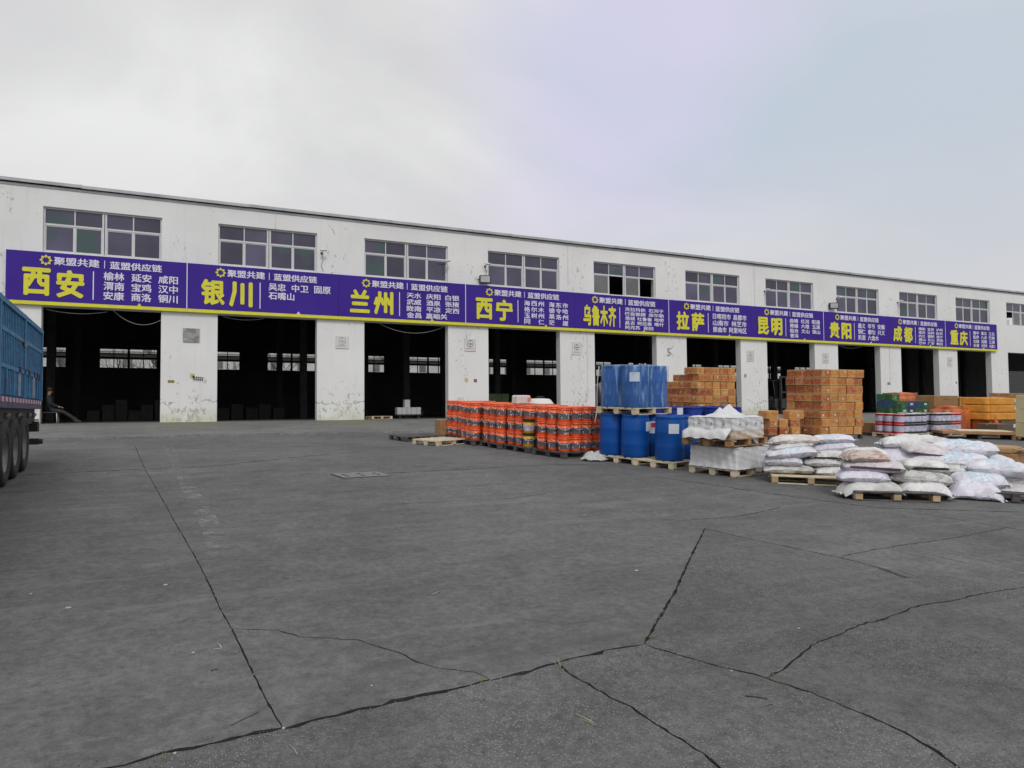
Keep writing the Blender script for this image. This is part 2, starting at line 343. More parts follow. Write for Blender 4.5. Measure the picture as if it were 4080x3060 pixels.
M['agg'] = ground_material('exposed_aggregate_concrete', (.118, .1185, .1185), True)
M['apron'] = ground_material('apron_concrete', (.18, .18, .175), False, moss=True)
M['crack'] = mat('dirt_in_cracks', (.018, .018, .017), .95, .4, 20)
M['soil'] = mat('open_ground', (.14, .14, .13), .9, .2, .2)

# ------------------------------------------------------------------ ground with cracks and joints cut into it
CR = {  # centre line (metres) and width
'a': ([(-.89,19.53),(-.50,14.44),(-.37,13.07),(-.16,10.74),(.02,8.70),(.17,7.09),(.25,6.08),(.30,5.32),(.34,4.93),(.37,4.50),(.40,4.09),(.43,3.70),(.46,3.43)], .013),
'b': ([(-3.4,3.33),(-1.6,3.36),(-.26,3.39),(-.18,3.38),(-.04,3.42),(.14,3.42),(.34,3.44),(.46,3.43),(.65,3.46),(.88,3.47),(1.12,3.50),(1.38,3.50),(1.55,3.52),(1.68,3.53),(1.87,3.56),(2.00,3.57),(2.17,3.60),(2.41,3.62),(2.63,3.61)], .033),
'c': ([(.34,4.93),(.47,4.86),(.61,4.78),(.72,4.60),(.85,4.52),(1.04,4.40),(1.14,4.21),(1.23,4.05),(1.26,3.92),(1.35,3.78),(1.51,3.65),(1.55,3.52)], .012),
'd': ([(2.63,3.61),(2.98,3.93),(3.50,4.40),(4.34,5.22),(5.40,6.23)], .024),
'e': ([(5.40,6.23),(5.44,5.75),(5.53,5.29),(5.60,4.92),(5.66,4.68),(5.67,4.23),(5.58,3.91)], .020),
'f': ([(5.66,4.68),(6.24,4.75),(6.83,4.77),(7.51,4.77),(8.47,4.85),(8.69,4.89)], .018),
'g': ([(2.63,3.61),(2.65,3.53),(2.74,3.33),(2.82,3.14),(2.92,2.98),(2.95,2.86),(3.02,2.69),(3.04,2.55),(3.06,2.38),(3.07,2.20),(3.04,2.02),(2.99,1.90),(2.97,1.5)], .021),
'h': ([(2.93,2.92),(3.13,2.97),(3.31,3.05),(3.57,3.17),(3.86,3.22),(4.17,3.30),(4.42,3.31),(4.96,3.41),(5.30,3.38),(5.68,3.40),(5.95,3.39),(6.22,3.37),(7.5,3.4)], .019),
'i': ([(2.00,3.57),(1.98,3.42),(2.01,3.26),(2.02,3.07),(2.06,2.94),(2.06,2.80),(2.07,2.69),(2.08,2.54),(2.08,2.40),(2.07,2.32),(2.05,1.9)], .017),
'j': ([(-6,13.7),(-2.57,13.94),(-2.25,14.25),(-1.32,14.39),(-.50,14.44),(.56,14.46),(1.45,15.06),(2.72,15.82),(3.87,16.13)], .05),
'k': ([(3.40,12.29),(4.15,12.27),(5.16,12.29),(5.96,12.42),(6.83,12.37),(7.59,12.17)], .06),
'l': ([(2.45,9.10),(3.06,9.06),(4.29,8.95),(4.97,9.16)], .024),
'm': ([(7.60,10.09),(7.84,9.21),(7.99,8.32),(8.20,7.39),(8.46,6.39),(9.02,6.03),(9.99,5.39)], .036),
'n': ([(8.46,6.39),(8.61,5.76),(8.72,4.71)], .02),
'o': ([(5.38,6.71),(5.87,6.66),(6.29,6.64),(6.81,6.77),(7.30,6.93)], .022),
}
def jag(pts, w, seed, step=.032):
    rg = random.Random(seed); o = []
    for (a, b) in zip(pts, pts[1:]):
        a, b = Vector(a), Vector(b); L = (b-a).length; k = max(1, int(L/(step*(1+min(3, a.y/6))))); nrm = Vector((-(b-a).y, (b-a).x)).normalized()
        for i in range(k):
            p = a.lerp(b, i/k)
            amp = (.3+.7*w/.03)*.012*(1 if len(pts) > 5 else .7)
            if seed in 'adk': amp *= .4
            if i: p = p + nrm*rg.uniform(-amp, amp)
            o.append(p)
    o.append(Vector(pts[-1])); return o
def build_ground():
    vs, es, deep = [], [], []
    YA = 22.35
    rg = random.Random(3)
    rect = [(-60, -8), (110, -8), (110, YA), (-60, YA)]
    vs += [Vector(p) for p in rect]; es += [(0, 1), (1, 2), (2, 3), (3, 0)]
    quads = []
    for key, (pts, w) in CR.items():
        c = jag(pts, w, key); n = len(c); Lf, Rt = [], []
        for i, p in enumerate(c):
            t = (c[min(i+1, n-1)]-c[max(i-1, 0)]).normalized(); nn = Vector((-t.y, t.x))
            k = (.25 if i in (0, n-1) else rg.uniform(.45, 1.25))
            wl_ = w*k*.5*rg.uniform(.55, 1.25); wr_ = w*k*.5*rg.uniform(.55, 1.25)
            Lf.append(p+nn*wl_); Rt.append(p-nn*wr_)
        for line in (Lf, c, Rt):
            b = len(vs); vs += line; es += [(b+i, b+i+1) for i in range(n-1)]
        b0 = len(vs)-3*n
        es += [(b0, b0+n), (b0+n, b0+2*n), (b0+n-1, b0+2*n-1), (b0+2*n-1, b0+3*n-1)]
        for i in range(n-1): deep.append((c[i], c[i+1], w)); quads.append((Lf[i], Lf[i+1], Rt[i+1], Rt[i], c[i], c[i+1]))
    ov, oe, of, _, _, _ = delaunay_2d_cdt(vs, es, [], 0, 1e-5)
    # aggregate zone: foreground beyond the front joint, right of the slab joint
    zone = [Vector(p) for p in [(-60, -8), (-60, 3.3)] + CR['b'][0] + CR['d'][0][1:] + CR['e'][0][1:-1] + [(5.9, 3.95), (7.2, 4.1), (9.0, 3.6), (12, 1), (12, -8)]]
    def inside(p, poly):
        c_ = False; j = len(poly)-1
        for i in range(len(poly)):
            a, b = poly[i], poly[j]
            if (a.y > p.y) != (b.y > p.y) and p.x < (b.x-a.x)*(p.y-a.y)/(b.y-a.y)+a.x: c_ = not c_
            j = i
        return c_
    from mathutils.kdtree import KDTree
    kd = KDTree(len(deep))
    for i, (a, b, w) in enumerate(deep): kd.insert(((a.x+b.x)/2, (a.y+b.y)/2, 0), i)
    kd.balance()
    def segd(p):
        best = 9, .02
        for co, i, dd in kd.find_n((p.x, p.y, 0), 8):
            a, b, w = deep[i]; t = max(0, min(1, (p-a).dot(b-a)/max(1e-9, (b-a).length_squared))); dist = (p-a.lerp(b, t)).length
            if dist < best[0]: best = (dist, w)
        return best
    z = []
    for p in ov:
        dist, w = segd(p); z.append(gz(p.y) - (w*1.1 if dist < 1e-4 else 0))
    ends = [Vector(e_) for pts, w in CR.values() for e_ in (pts[0], pts[-1])]
    for i, p in enumerate(ov):
        if z[i] < gz(p.y)-1e-5 and min((p-e_).length for e_ in ends) < 2e-3: z[i] = gz(p.y)
    parts = {'y': [], 'a': []}; ci = []
    for f in of:
        cpt = sum((ov[i] for i in f), Vector((0, 0)))/len(f)
        incr = any(z[i] < gz(ov[i].y)-1e-4 for i in f)
        k = 'a' if inside(cpt, zone) else 'y'
        parts[k].append((f, 1 if incr else 0))
    for k, nm, mt in (('y', 'yard_pavement', M['yard']), ('a', 'aggregate_pavement', M['agg'])):
        used = {}; nv = []; nf = []; mi = []
        for f, c_ in parts[k]:
            g = []
            for i in f:
                if i not in used: used[i] = len(nv); nv.append((ov[i].x, ov[i].y, z[i]))
                g.append(used[i])
            nf.append(g); mi.append(c_)
        me = bpy.data.meshes.new(nm); me.from_pydata(nv, [], nf); me.materials.append(mt); me.materials.append(M['crack'])
        me.polygons.foreach_set('material_index', mi); me.update()
        tag(link(nm, me), 'smooth grey concrete yard with cracks and slab joints' if k == 'y' else 'rough grey concrete with exposed pale stones in the foreground', kind='structure')
    # apron before the doors, a broken edge a hand's width proud of the yard
    mb = MB(); rg = random.Random(11); top = []; n = 260
    for i in range(n+1):
        x = -20+i*.42; top.append((x, YA+rg.uniform(-.10, .10)+(.25 if -1.5 < x < 2 else 0)*math.sin(x*2)))
    vs = []; fs = []
    for i, (x, y) in enumerate(top):
        vs += [(x, y-.03, gz(y)-.02), (x, y, gz(y)+.06), (x, D+.01, ZB+.0)]
    for i in range(n):
        a = 3*i; fs += [(a, a+3, a+4, a+1), (a+1, a+4, a+5, a+2)]
    mb.add(vs, fs); mb.build('apron_pavement', M['apron'], label='concrete apron strip along the warehouse doors with broken edge', kind='structure')
    bm_ = MB(); bm_.box(-400, 500, -400, -8, -1.2, -.33); bm_.box(-400, -60, -8, D, -1.2, .2); bm_.box(110, 500, -8, D, -1.2, .2)
    bm_.box(-60, 110, YA-.5, D, -1.2, gz(YA)-.06)
    bm_.box(-400, 500, D+30.4, 900, -1.2, ZB-.05); bm_.box(-400, -20, D, D+30.4, -1.2, ZB-.05); bm_.box(82, 500, D, D+30.4, -1.2, ZB-.05)
    bm_.build('ground', M['soil'], label='flat open ground around the yard and behind the warehouse', kind='structure')
build_ground()
def grit():      # loose grit lying in and along the joints: uncountable
    rg = random.Random(77); mb = MB(); mb2 = MB()
    for key, (pts, w) in CR.items():
        if key in 'jmnolk': continue
        for (a, b) in zip(pts, pts[1:]):
            a, b = Vector(a), Vector(b); L = (b-a).length; nrm = Vector((-(b-a).y, (b-a).x)).normalized()
            for _ in range(int(L*(70 if w > .02 else 34))):
                p = a.lerp(b, rg.random())+nrm*rg.gauss(0, .012+w*.6); s_ = rg.uniform(.0018, .006)*(1.4 if rg.random() < .1 else 1)
                z = gz(p.y); q = [(p.x+rg.uniform(.6, 1)*s_*math.cos(t+.3), p.y+rg.uniform(.6, 1)*s_*math.sin(t+.3), z-.002) for t in (0, 1.57, 3.14, 4.71)]
                (mb if rg.random() < .72 else mb2).add(q+[(p.x, p.y, z+s_*.9)], [(0, 1, 4), (1, 2, 4), (2, 3, 4), (3, 0, 4)])
    mb.build('grit', mat('dark_grit', (.045, .044, .04), .95, .4, 30), kind='stuff', label='dark dirt crumbs along the cracks in the yard'); mb2.build('gravel', mat('pale_grit', (.24, .235, .22), .9, .3, 30), kind='stuff', label='pale grit scattered along the cracks in the yard')
grit()
# worn paint line: sheet with holes
def worn_paint():
    m = mat('worn_white_paint', (.27, .27, .265), .8, .15, 5); n, l = m.node_tree.nodes, m.node_tree.links
    b = n['Principled BSDF']; tcn = n.new('ShaderNodeTexCoord'); mp = n.new('ShaderNodeMapping'); mp.inputs['Scale'].default_value = (3, 4, 1); l.new(tcn.outputs['Object'], mp.inputs[0])
    no = n.new('ShaderNodeTexNoise'); no.inputs['Scale'].default_value = 1.7; no.inputs['Detail'].default_value = 7; no.inputs['Roughness'].default_value = .75; l.new(mp.outputs[0], no.inputs['Vector'])
    mr = n.new('ShaderNodeMapRange'); mr.inputs[1].default_value = .45; mr.inputs[2].default_value = .63; mr.inputs[4].default_value = .8; l.new(no.outputs[0], mr.inputs[0]); l.new(mr.outputs[0], b.inputs['Alpha']); return m
pts = [(-.28,19.57),(-.08,15.56),(.01,13.43),(.11,11.52),(.19,10.08),(.25,9.12),(.29,8.04),(.29,7.0)]
mb = MB()
for (a, b) in zip(pts, pts[1:]): mb.add([(a[0]-.02, a[1], gz(a[1])+.004), (a[0]+.19, a[1], gz(a[1])+.004), (b[0]+.19, b[1], gz(b[1])+.004), (b[0]-.02, b[1], gz(b[1])+.004)], [(0, 1, 2, 3)])
mb.build('painted_line', worn_paint(), label='worn white painted line running towards the first pillar', kind='structure')

# ------------------------------------------------------------------ warehouse
wh = empty('warehouse', T(0, 0, 0), label='long white warehouse with a row of open dark doors and upper windows', cat='warehouse')
K0, K1 = -2, 12
WZ0, WZ1, DZ1, RZ1 = 7.616, 9.325, 5.60, 10.08
def facade():
    xs = [-20.0]; op = []
    for k in range(K0, K1+1): xs += [X0+k*P, X0+k*P+WD]
    xs.append(80.0); zs = [ZB-.3, ZB, DZ1, WZ0, WZ1, RZ1]; T_ = .40
    hole = lambda i, j: (i % 2 == 1 and i < len(xs)-2) and j in (1, 3)
    mb = MB(); nx, nz = len(xs), len(zs)
    idx = lambda i, j, b: (i*nz+j)*2+b
    vs = []
    for i in range(nx):
        for j in range(nz): vs += [(xs[i], D, zs[j]), (xs[i], D+T_, zs[j])]
    fs = []; solid = lambda i, j: 0 <= i < nx-1 and 0 <= j < nz-1 and not hole(i, j)
    for i in range(nx-1):
        for j in range(nz-1):
            if not solid(i, j): continue
            fs.append((idx(i,j,0), idx(i+1,j,0), idx(i+1,j+1,0), idx(i,j+1,0))); fs.append((idx(i,j,1), idx(i,j+1,1), idx(i+1,j+1,1), idx(i+1,j,1)))
            for (di, dj, a, b) in ((-1,0,(i,j),(i,j+1)), (1,0,(i+1,j+1),(i+1,j)), (0,-1,(i+1,j),(i,j)), (0,1,(i,j+1),(i+1,j+1))):
                if not solid(i+di, j+dj): fs.append((idx(*a,0), idx(*b,0), idx(*b,1), idx(*a,1)))
    mb.add(vs, fs); mb.build('facade_wall', M['wall'], wh)
facade()
for xa in (-20, 79.6): MB().box(xa, xa+.4, D+.4, D+30, ZB-.3, 10).build('end_wall', M['wall'], wh)
# interior
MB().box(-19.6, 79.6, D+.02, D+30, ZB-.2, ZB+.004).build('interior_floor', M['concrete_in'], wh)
mb = MB()
vs = [(-20, D+.4, 9.75), (80, D+.4, 9.75), (80, D+15, 11.2), (-20, D+15, 11.2), (80, D+30.3, 9.0), (-20, D+30.3, 9.0)]
mb.add(vs+[(v[0], v[1], v[2]+.12) for v in vs], [(0,1,2,3), (3,2,4,5), (6,9,8,7), (9,11,10,8), (0,6,7,1), (5,4,10,11), (0,3,9,6), (3,5,11,9), (1,7,8,2), (2,8,10,4)])
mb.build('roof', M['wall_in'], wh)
M['nbw'] = mat('pale_render', (.50, .50, .49), .9, .15, .5)
def rear():
    xs = [-19.6]; ks = list(range(-2, 13)); RX0 = -5.24
    for k in ks: xs += [RX0+k*P, RX0+k*P+3.92]
    xs.append(79.6); zs = [ZB-.2, 5.03, 6.55, 9.2]; mb = MB()
    for i in range(len(xs)-1):
        h = i % 2 == 1 and i < len(xs)-2
        for j in range(3):
            if h and j == 1: continue
            mb.box(xs[i], xs[i+1], D+30, D+30.3, zs[j], zs[j+1])
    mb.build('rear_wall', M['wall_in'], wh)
    for k in ks:
        x = RX0+k*P; f = MB()
        for a, b in ((0, .06), (.94, 1.0), (1.88, 2.04), (2.94, 3.0), (3.86, 3.92)): f.box(x+a, x+b, D+30.1, D+30.18, 5.03, 6.55)
        for a, b in ((5.03, 5.09), (5.76, 5.90), (6.49, 6.55)): f.box(x, x+3.92, D+30.12, D+30.16, a, b)
        f.build('rear_window', M['steel_in'], wh)
rear()
MB().box(-19.6, 79.6, D+30.31, D+36, 6.12, 6.22).build('rear_canopy', M['nbw'], wh)
for k in range(-1, 13):
    for yy in (10, 20):
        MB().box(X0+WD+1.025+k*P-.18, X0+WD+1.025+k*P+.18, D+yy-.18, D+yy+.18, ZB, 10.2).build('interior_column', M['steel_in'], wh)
for yy in (10, 20, 28.6):
    MB().box(-19.6, 79.6, D+yy-.1, D+yy+.1, 6.62 if yy > 25 else 9.0, 6.95 if yy > 25 else 9.4).build('crane_beam', M['steel_in'], wh)
# roof edge flashing, one sheet per bay, standing clear of the wall top so a dark gap shows
xs = -20.0; i = 0
while xs < 80:
    L = 6.0 if i else 4.7; e = min(80, xs+L); dz = random.uniform(-.012, .012)
    fl = MB(); fl.box(xs+.004, e-.004, D-.13, D-.10, 10.115+dz, 10.23+dz); fl.box(xs+.004, e-.004, D-.10, D+.5, 10.20+dz, 10.226+dz); fl.build('roof_flashing', M['flash'], wh)
    MB().box(e-.05, e+.03, D-.142, D-.132, 10.12+dz, 10.238+dz).build('flashing_joint', M['metal_grey'], wh)
    xs = e; i += 1
MB().box(-20, 80, D+.12, D+.4, 10.081, 10.19).build('dark_gap_fill', M['dark'], wh)  # dark fill behind the flashing gap, shade of the void put into its colour
MB().box(-20, 80, D-.035, D-.002, 10.0, 10.078).build('cornice', M['flash'], wh)
# windows
def window(k):
    x = X0+k*P; y = D+.10
    e = link('window', None, wh, T(x, y, WZ0)); H = WZ1-WZ0; ztr = H-.64
    f = MB(); f.box(0, .06, 0, .07, 0, H); f.box(WD-.06, WD, 0, .07, 0, H); f.box(.06, WD-.06, .002, .07, H-.06, H); f.box(.06, WD-.06, .002, .07, 0, .06)
    f.build('window_frame', M['frame'], e)
    f = MB(); f.box(WD/2-.08, WD/2-.012, -.006, .066, .06, H-.06); f.box(WD/2+.012, WD/2+.08, -.006, .066, .06, H-.06); f.build('centre_mullion', M['frame'], e)
    f = MB(); f.box(.06, WD/2-.08, .004, .06, ztr-.035, ztr+.035); f.box(WD/2+.08, WD-.06, .004, .06, ztr-.035, ztr+.035); f.build('transom', M['frame'], e)
    q = [(.06, .98), (1.02, WD/2-.08), (WD/2+.08, 2.93), (2.97, WD-.06)]
    f = MB()
    for a in (.98, 2.93): f.box(a, a+.04, .008, .056, ztr+.035, H-.06); f.box(a-.015, a+.045, .012, .05, .06, ztr-.035)
    f.build('mullion', M['frame'], e)
    openp = {4: (1, 3), 10: (0,)}.get(k, ())
    for j, (a, b) in enumerate(q):
        MB().box(a+.002, b-.002, .034, .040, ztr+.037, H-.062).build('pane', M['glass'], e)
        if j in openp: continue
        lt = (k == 4 and j in (0, 2)) or (k == 10 and j > 0)
        s = MB(); t = .035
        s.box(a+.003, a+t, .024, .048, .063, ztr-.037); s.box(b-t, b-.003, .024, .048, .063, ztr-.037); s.box(a+t, b-t, .024, .048, .063, .063+t); s.box(a+t, b-t, .024, .048, ztr-.037-t, ztr-.037); s.build('sash', M['frame'], e)
        MB().box(a+t, b-t, .034, .040, .063+t, ztr-.037-t).build('pane', M['glassl'] if lt else M['glass'], e)
    if k == 10: MB().box(.35, .85, .20, .45, .06, .5).build('white_box', M['frame'], e)
for k in range(K0, K1+1): window(k)

# ------------------------------------------------------------------ signs
BOLD = .026
_tc = {}
def text_mesh(s, bold=BOLD, ext=.004):
    key = (s, bold)
    if key not in _tc:
        c = bpy.data.curves.new('t', 'FONT'); c.body = s; c.size = 1; c.resolution_u = 1; c.extrude = ext
        o = bpy.data.objects.new('t', c); C.objects.link(o); bpy.context.view_layer.update()
        me = bpy.data.meshes.new_from_object(o.evaluated_get(bpy.context.evaluated_depsgraph_get()))
        bpy.data.objects.remove(o); bpy.data.curves.remove(c)
        if bold:      # heavy face: the strokes stamped several times side by side
            v0 = [v.co.copy() for v in me.vertices]; f0 = [tuple(p.vertices) for p in me.polygons]; mb = MB()
            for q, (dx, dy) in enumerate([(0, 0), (bold, 0), (-bold, 0), (0, bold*.8), (0, -bold*.8), (bold*.7, bold*.6), (-bold*.7, -bold*.6), (bold*.7, -bold*.6), (-bold*.7, bold*.6)]):
                mb.add([(v.x+dx, v.y+dy, v.z+q*.0006) for v in v0], f0)
            me = mb.mesh('text', [], recalc=False)
        _tc[key] = me
    return _tc[key]
def add_text(parent, name, s, x0, x1, z0, z1, mt, y=-.012, bold=BOLD, fill=True):
    """text stretched into the rectangle x0..x1, z0..z1 of the panel (panel local, front is -Y)"""
    me = text_mesh(s, bold).copy(); co = [v.co for v in me.vertices]
    a0, a1 = min(c.x for c in co), max(c.x for c in co); b0, b1 = min(c.y for c in co), max(c.y for c in co)
    for v in me.vertices:
        p = v.co.copy(); v.co = (x0+(p.x-a0)/(a1-a0)*(x1-x0), y-p.z*.8, z0+(p.y-b0)/(b1-b0)*(z1-z0))
    me.materials.clear(); me.materials.append(mt)
    return link(name, me, parent)
SIGNS = [
 ('西安', ['榆林 延安 咸阳', '渭南 宝鸡 汉中', '安康 商洛 铜川']),
 ('银川', ['吴忠 中卫 固原', '石嘴山']),
 ('兰州', ['天水 庆阳 白银', '武威 酒泉 张掖', '陇南 平凉 定西', '金昌 嘉峪关']),
 ('西宁', ['海西州 海东市', '格尔木 德令哈', '玉树州 果洛州', '同_仁 茫_崖']),
 ('乌鲁木齐', ['克拉玛依 石河子', '巴音郭楞 库尔勒', '塔城 吐鲁番 哈密', '昌吉 阿拉泰 喀什', '阿克苏 和田']),
 ('拉萨', ['日喀则市 昌都市', '山南市 林芝市', '那曲市 阿里地区']),
 ('昆明', ['曲靖 红河 昭通', '楚雄 大理 玉溪', '临沧 文山 保山', '普洱']),
 ('贵阳', ['遵义 毕节 安顺', '铜仁 都匀 兴义', '凯里 六盘水']),
 ('成都', ['绵阳 宜宾 泸州', '南充 达州 自贡', '内江 德阳 遂宁', '眉山 乐山 资阳', '巴中 广安 攀枝花']),
 ('重庆', ['渝中 渝北 江北', '南岸 九龙 巴南', '北碚 涪陵 江津', '长寿 沙坪坝 大渡口']),
]
WORDS = ["Xi'an", 'Yinchuan', 'Lanzhou', 'Xining', 'Urumqi', 'Lhasa', 'Kunming', 'Guiyang', 'Chengdu', 'Chongqing']
SW, SH = 5.957, 1.955
for k, (city, rows) in enumerate(SIGNS):
    e = empty('sign_board', T(-5.59+k*SW, D-.15, 5.62), label=f'purple board with yellow characters {city} ({WORDS[k]}), {ORD[k]} from the left', cat='sign', group='purple destination boards above the doors')
    MB().box(.004, SW-.004, 0, .10, .13, SH).build('panel', M['sign'], e)
    MB().box(.004, SW-.004, -.008, .10, 0, .127).build('yellow_trim', M['yellow'], e)
    fr = MB()
    for xx in (.8, 2.9, 5.1): fr.box(xx, xx+.04, .102, .147, .1, SH-.1)
    fr.build('mounting_bracket', M['dark'], e)
    # ring of eight lozenges
    lg = MB(); cx, cz, rr = 1.22, 1.66, .135
    for j in range(8):
        a = math.pi/4*j; c = Vector((cx+rr*math.cos(a), 0, cz+rr*math.sin(a))); s_ = .080
        u_ = Vector((math.cos(a), 0, math.sin(a))); w_ = Vector((-math.sin(a), 0, math.cos(a)))
        q = [c+u_*s_*.9, c+w_*s_*.72, c-u_*s_*.62, c-w_*s_*.72]
        vs = [(p.x, -.012, p.z) for p in q]+[(p.x, -.002, p.z) for p in q]; lg.add(vs, [(0,1,2,3), (4,7,6,5), (0,4,5,1), (1,5,6,2), (2,6,7,3), (3,7,4,0)])
    lg.build('ring_logo', M['yellow'], e)
    add_text(e, 'header_text', '聚盟共建', 1.47, 2.93, 1.50, 1.81, M['white'])
    MB().box(3.085, 3.11, -.012, -.002, 1.50, 1.80).build('header_divider', M['white'], e)
    add_text(e, 'header_text', '蓝盟供应链', 3.27, 5.05, 1.49, 1.79, M['white'])
    if len(city) == 2:
        add_text(e, 'city_character', city[0], .50, 1.38, .33, 1.36, M['yellow'], bold=.045); add_text(e, 'city_character', city[1], 1.55, 2.45, .30, 1.34, M['yellow'], bold=.045)
    else:
        for j in range(4): add_text(e, 'city_character', city[j], .50+j*.51, .97+j*.51, .30, 1.38, M['yellow'], bold=.045)
    MB().box(2.72, 2.755, -.012, -.002, .28, 1.36).build('column_divider', M['white'], e)
    n = len(rows); pitch = {1: .37, 2: .37, 3: .375, 4: .30, 5: .24}[n]; hh = pitch*.86; top = 1.375
    for r_, row in enumerate(rows):
        z1 = top-r_*pitch; z0 = z1-hh; words = row.split(' '); tot = sum(len(w) for w in words)
        short = (n == 2 and r_ == 1) or (len(words) == 1) or (n == 5 and k == 4 and r_ == 4) or row in ('金昌 嘉峪关', '凯里 六盘水')
        ref = 3.07; X1 = 5.62
        cw = (X1-ref)/(6+1.0) if not (k == 4) else (X1-ref)/7.6
        if k == 5: cw = (X1-ref)/7.4
        if k == 8 and r_ == 4 or k == 9 and r_ == 3: pass
        if short:
            gap = cw*.5; x = ref
            for w in words: add_text(e, 'town_name', w, x, x+cw*len(w)*.95, z0, z1, M['white'], bold=.024); x += cw*len(w)+gap
        else:
            # justified: every word gets an equal column
            if len(words) == 3 and tot <= 8 and k != 4:
                for j, w in enumerate(words):
                    cwid = 2*cw*.95; xx = ref+j*(X1-ref-cwid)/2; add_text(e, 'town_name', w, xx, xx+cwid, z0, z1, M['white'], bold=.024)
            elif len(words) == 2 and k == 3:
                for j, w in enumerate(words):
                    xx = ref+j*1.38; st = w.replace('_', ' ')
                    for q, ch in enumerate(w):
                        if ch != '_': add_text(e, 'town_name', ch, xx+q*.39+(.0 if len(w) < 4 else 0), xx+q*.39+.33, z0, z1, M['white'], bold=.024)
            else:
                gaps = len(words)-1; cw2 = (X1-ref)/(tot+gaps*.45); x = ref
                for w in words: add_text(e, 'town_name', w, x, x+cw2*len(w)*.97, z0, z1, M['white'], bold=.024); x += cw2*(len(w)+.45)
    tr = MB(); tr.add([(4.20, -.012, .127), (4.36, -.012, .127), (4.28, -.012, .24), (4.20, -.002, .127), (4.36, -.002, .127), (4.28, -.002, .24)], [(0,1,2), (3,5,4), (0,3,4,1), (1,4,5,2), (2,5,3,0)])
    tr.build('triangle_mark', M['yellow'] if k in (0, 2, 3, 4, 5, 6) else M['white'], e)
    if k % 2 == 0 or k == 9: MB().box(SW-.028, SW+.004, -.010, .0, .13, SH).build('edge_strip', M['white'], e)

# ------------------------------------------------------------------ things on the facade
def board(x, z, w, h, mt, name, label, cat, y=D-.03, th=.025):
    return MB().box(-w/2, w/2, 0, th, -h/2, h/2).build(name, mt, None, T(x, y, z), label=label, cat=cat)
M['greyboard'] = mat('faded_grey_print', (.33, .33, .33), .6, .35, 5, tint=((.2, .2, .2), 4, .5, .62))
M['poster'] = mat('white_poster', (.66, .66, .65), .5, .08, 3)
M['redprint'] = mat('faded_red_print', (.55, .22, .18), .7, .15)
board(.53, 4.70, .60, .56, M['greyboard'], 'notice_board', 'square faded grey notice board on the pillar between first and second doors', 'notice board')
def limit_sign(x, z, w, h, strong, where, txt=True):
    e = empty('height_limit_sign', T(x, D-.02, z), label=f'white height limit poster, {where}', cat='sign', group='height limit posters on the pillars')
    MB().box(-w/2, w/2, 0, .015, -h/2, h/2).build('poster_sheet', M['poster'], e)
    ink = M['darkink'] if strong else M['greyink']; r_ = w*.30
    ring = MB(); n = 28; vs = []
    for j in range(n):
        a = 2*math.pi*j/n; vs += [(r_*math.cos(a), -.004, h*.12+r_*math.sin(a)), (r_*.88*math.cos(a), -.004, h*.12+r_*.88*math.sin(a))]
    ring.add(vs, [(2*j, 2*((j+1) % n), 2*((j+1) % n)+1, 2*j+1) for j in range(n)]); ring.build('circle', ink, e)
    if txt: add_text(e, 'height_text', '4.2m', -r_*.62, r_*.62, h*.12-r_*.26, h*.12+r_*.26, ink, y=-.004, bold=.02)
    t = MB()
    for s_ in (1, -1):
        zc = h*.12+s_*r_*.62; t.add([(-r_*.2, -.004, zc+s_*r_*.16), (r_*.2, -.004, zc+s_*r_*.16), (0, -.004, zc-s_*r_*.16)], [(0, 1, 2) if s_ < 0 else (0, 2, 1)])
    t.build('arrow', ink, e)
    b = MB()
    for j in range(4): b.box(-w*.33+j*w*.17, -w*.33+j*w*.17+w*.11, -.004, -.001, -h*.33, -h*.24)
    b.build('small_print', M['redprint'] if strong else M['greyink'], e)
    f = MB(); q = .008
    for a in ((-w/2, w/2, h/2-q, h/2), (-w/2, w/2, -h/2, -h/2+q), (-w/2, -w/2+q, -h/2+q, h/2-q), (w/2-q, w/2, -h/2+q, h/2-q)): f.box(a[0], a[1], -.006, -.0005, a[2], a[3])
    f.build('border', M['greyink'], e)
limit_sign(6.52, 4.62, .55, .52, False, 'on the pillar right of the second door')
limit_sign(12.55, 4.71, .56, .58, True, 'on the pillar right of the third door, clearest of them')
limit_sign(18.40, 4.72, .52, .62, True, 'on the pillar right of the fourth door')
limit_sign(30.16, 4.66, .50, .60, False, 'on the pillar right of the sixth door')
limit_sign(36.37, 4.70, .50, .60, False, 'on the pillar right of the seventh door')
limit_sign(48.62, 4.75, .50, .62, False, 'on the pillar right of the ninth door')
e = empty('pillar_number', T(24.3, D-.012, 4.72), label='grey numeral 5 on the pillar right of the fifth door', cat='sign')
add_text(e, 'numeral', '5', -.16, .16, -.22, .22, M['greyink'], y=.0, bold=.0)
def sticker(x, z, w, h, mt, label, rot=0, dots=True):
    e = empty('sticker', T(x, D-.006, z) @ RY(rot), label=label, cat='sticker')
    MB().box(-w/2, w/2, 0, .004, -h/2, h/2).build('sheet', mt, e)
    if dots:
        b = MB()
        for r_ in range(2):
            for j in range(5): b.box(-w*.42+j*w*.175, -w*.42+j*w*.175+w*.13, -.003, -.0005, h*(.08-.42*r_), h*(.34-.34*r_))
        b.build('print', M['darkink'], e)
M['ochre'] = mat('ochre_sticker', (.55, .48, .22), .6, .15)
sticker(.80, 2.97, .43, .22, M['poster'], 'white sticker with dark block print under the grey notice board', 5)
sticker(.58, 3.08, .16, .2, M['ochre'], 'small pale yellow scrap above the block printed sticker', 0, False)
sticker(-.18, 2.85, .24, .12, M['ochre'], 'small ochre sticker near the first door jamb')
sticker(12.81, 3.03, .17, .16, M['redprint'], 'small red sticker on the pillar right of the third door')
sticker(12.35, 3.05, .16, .2, M['ochre'], 'pale yellow scrap left of the small red sticker', 0, False)
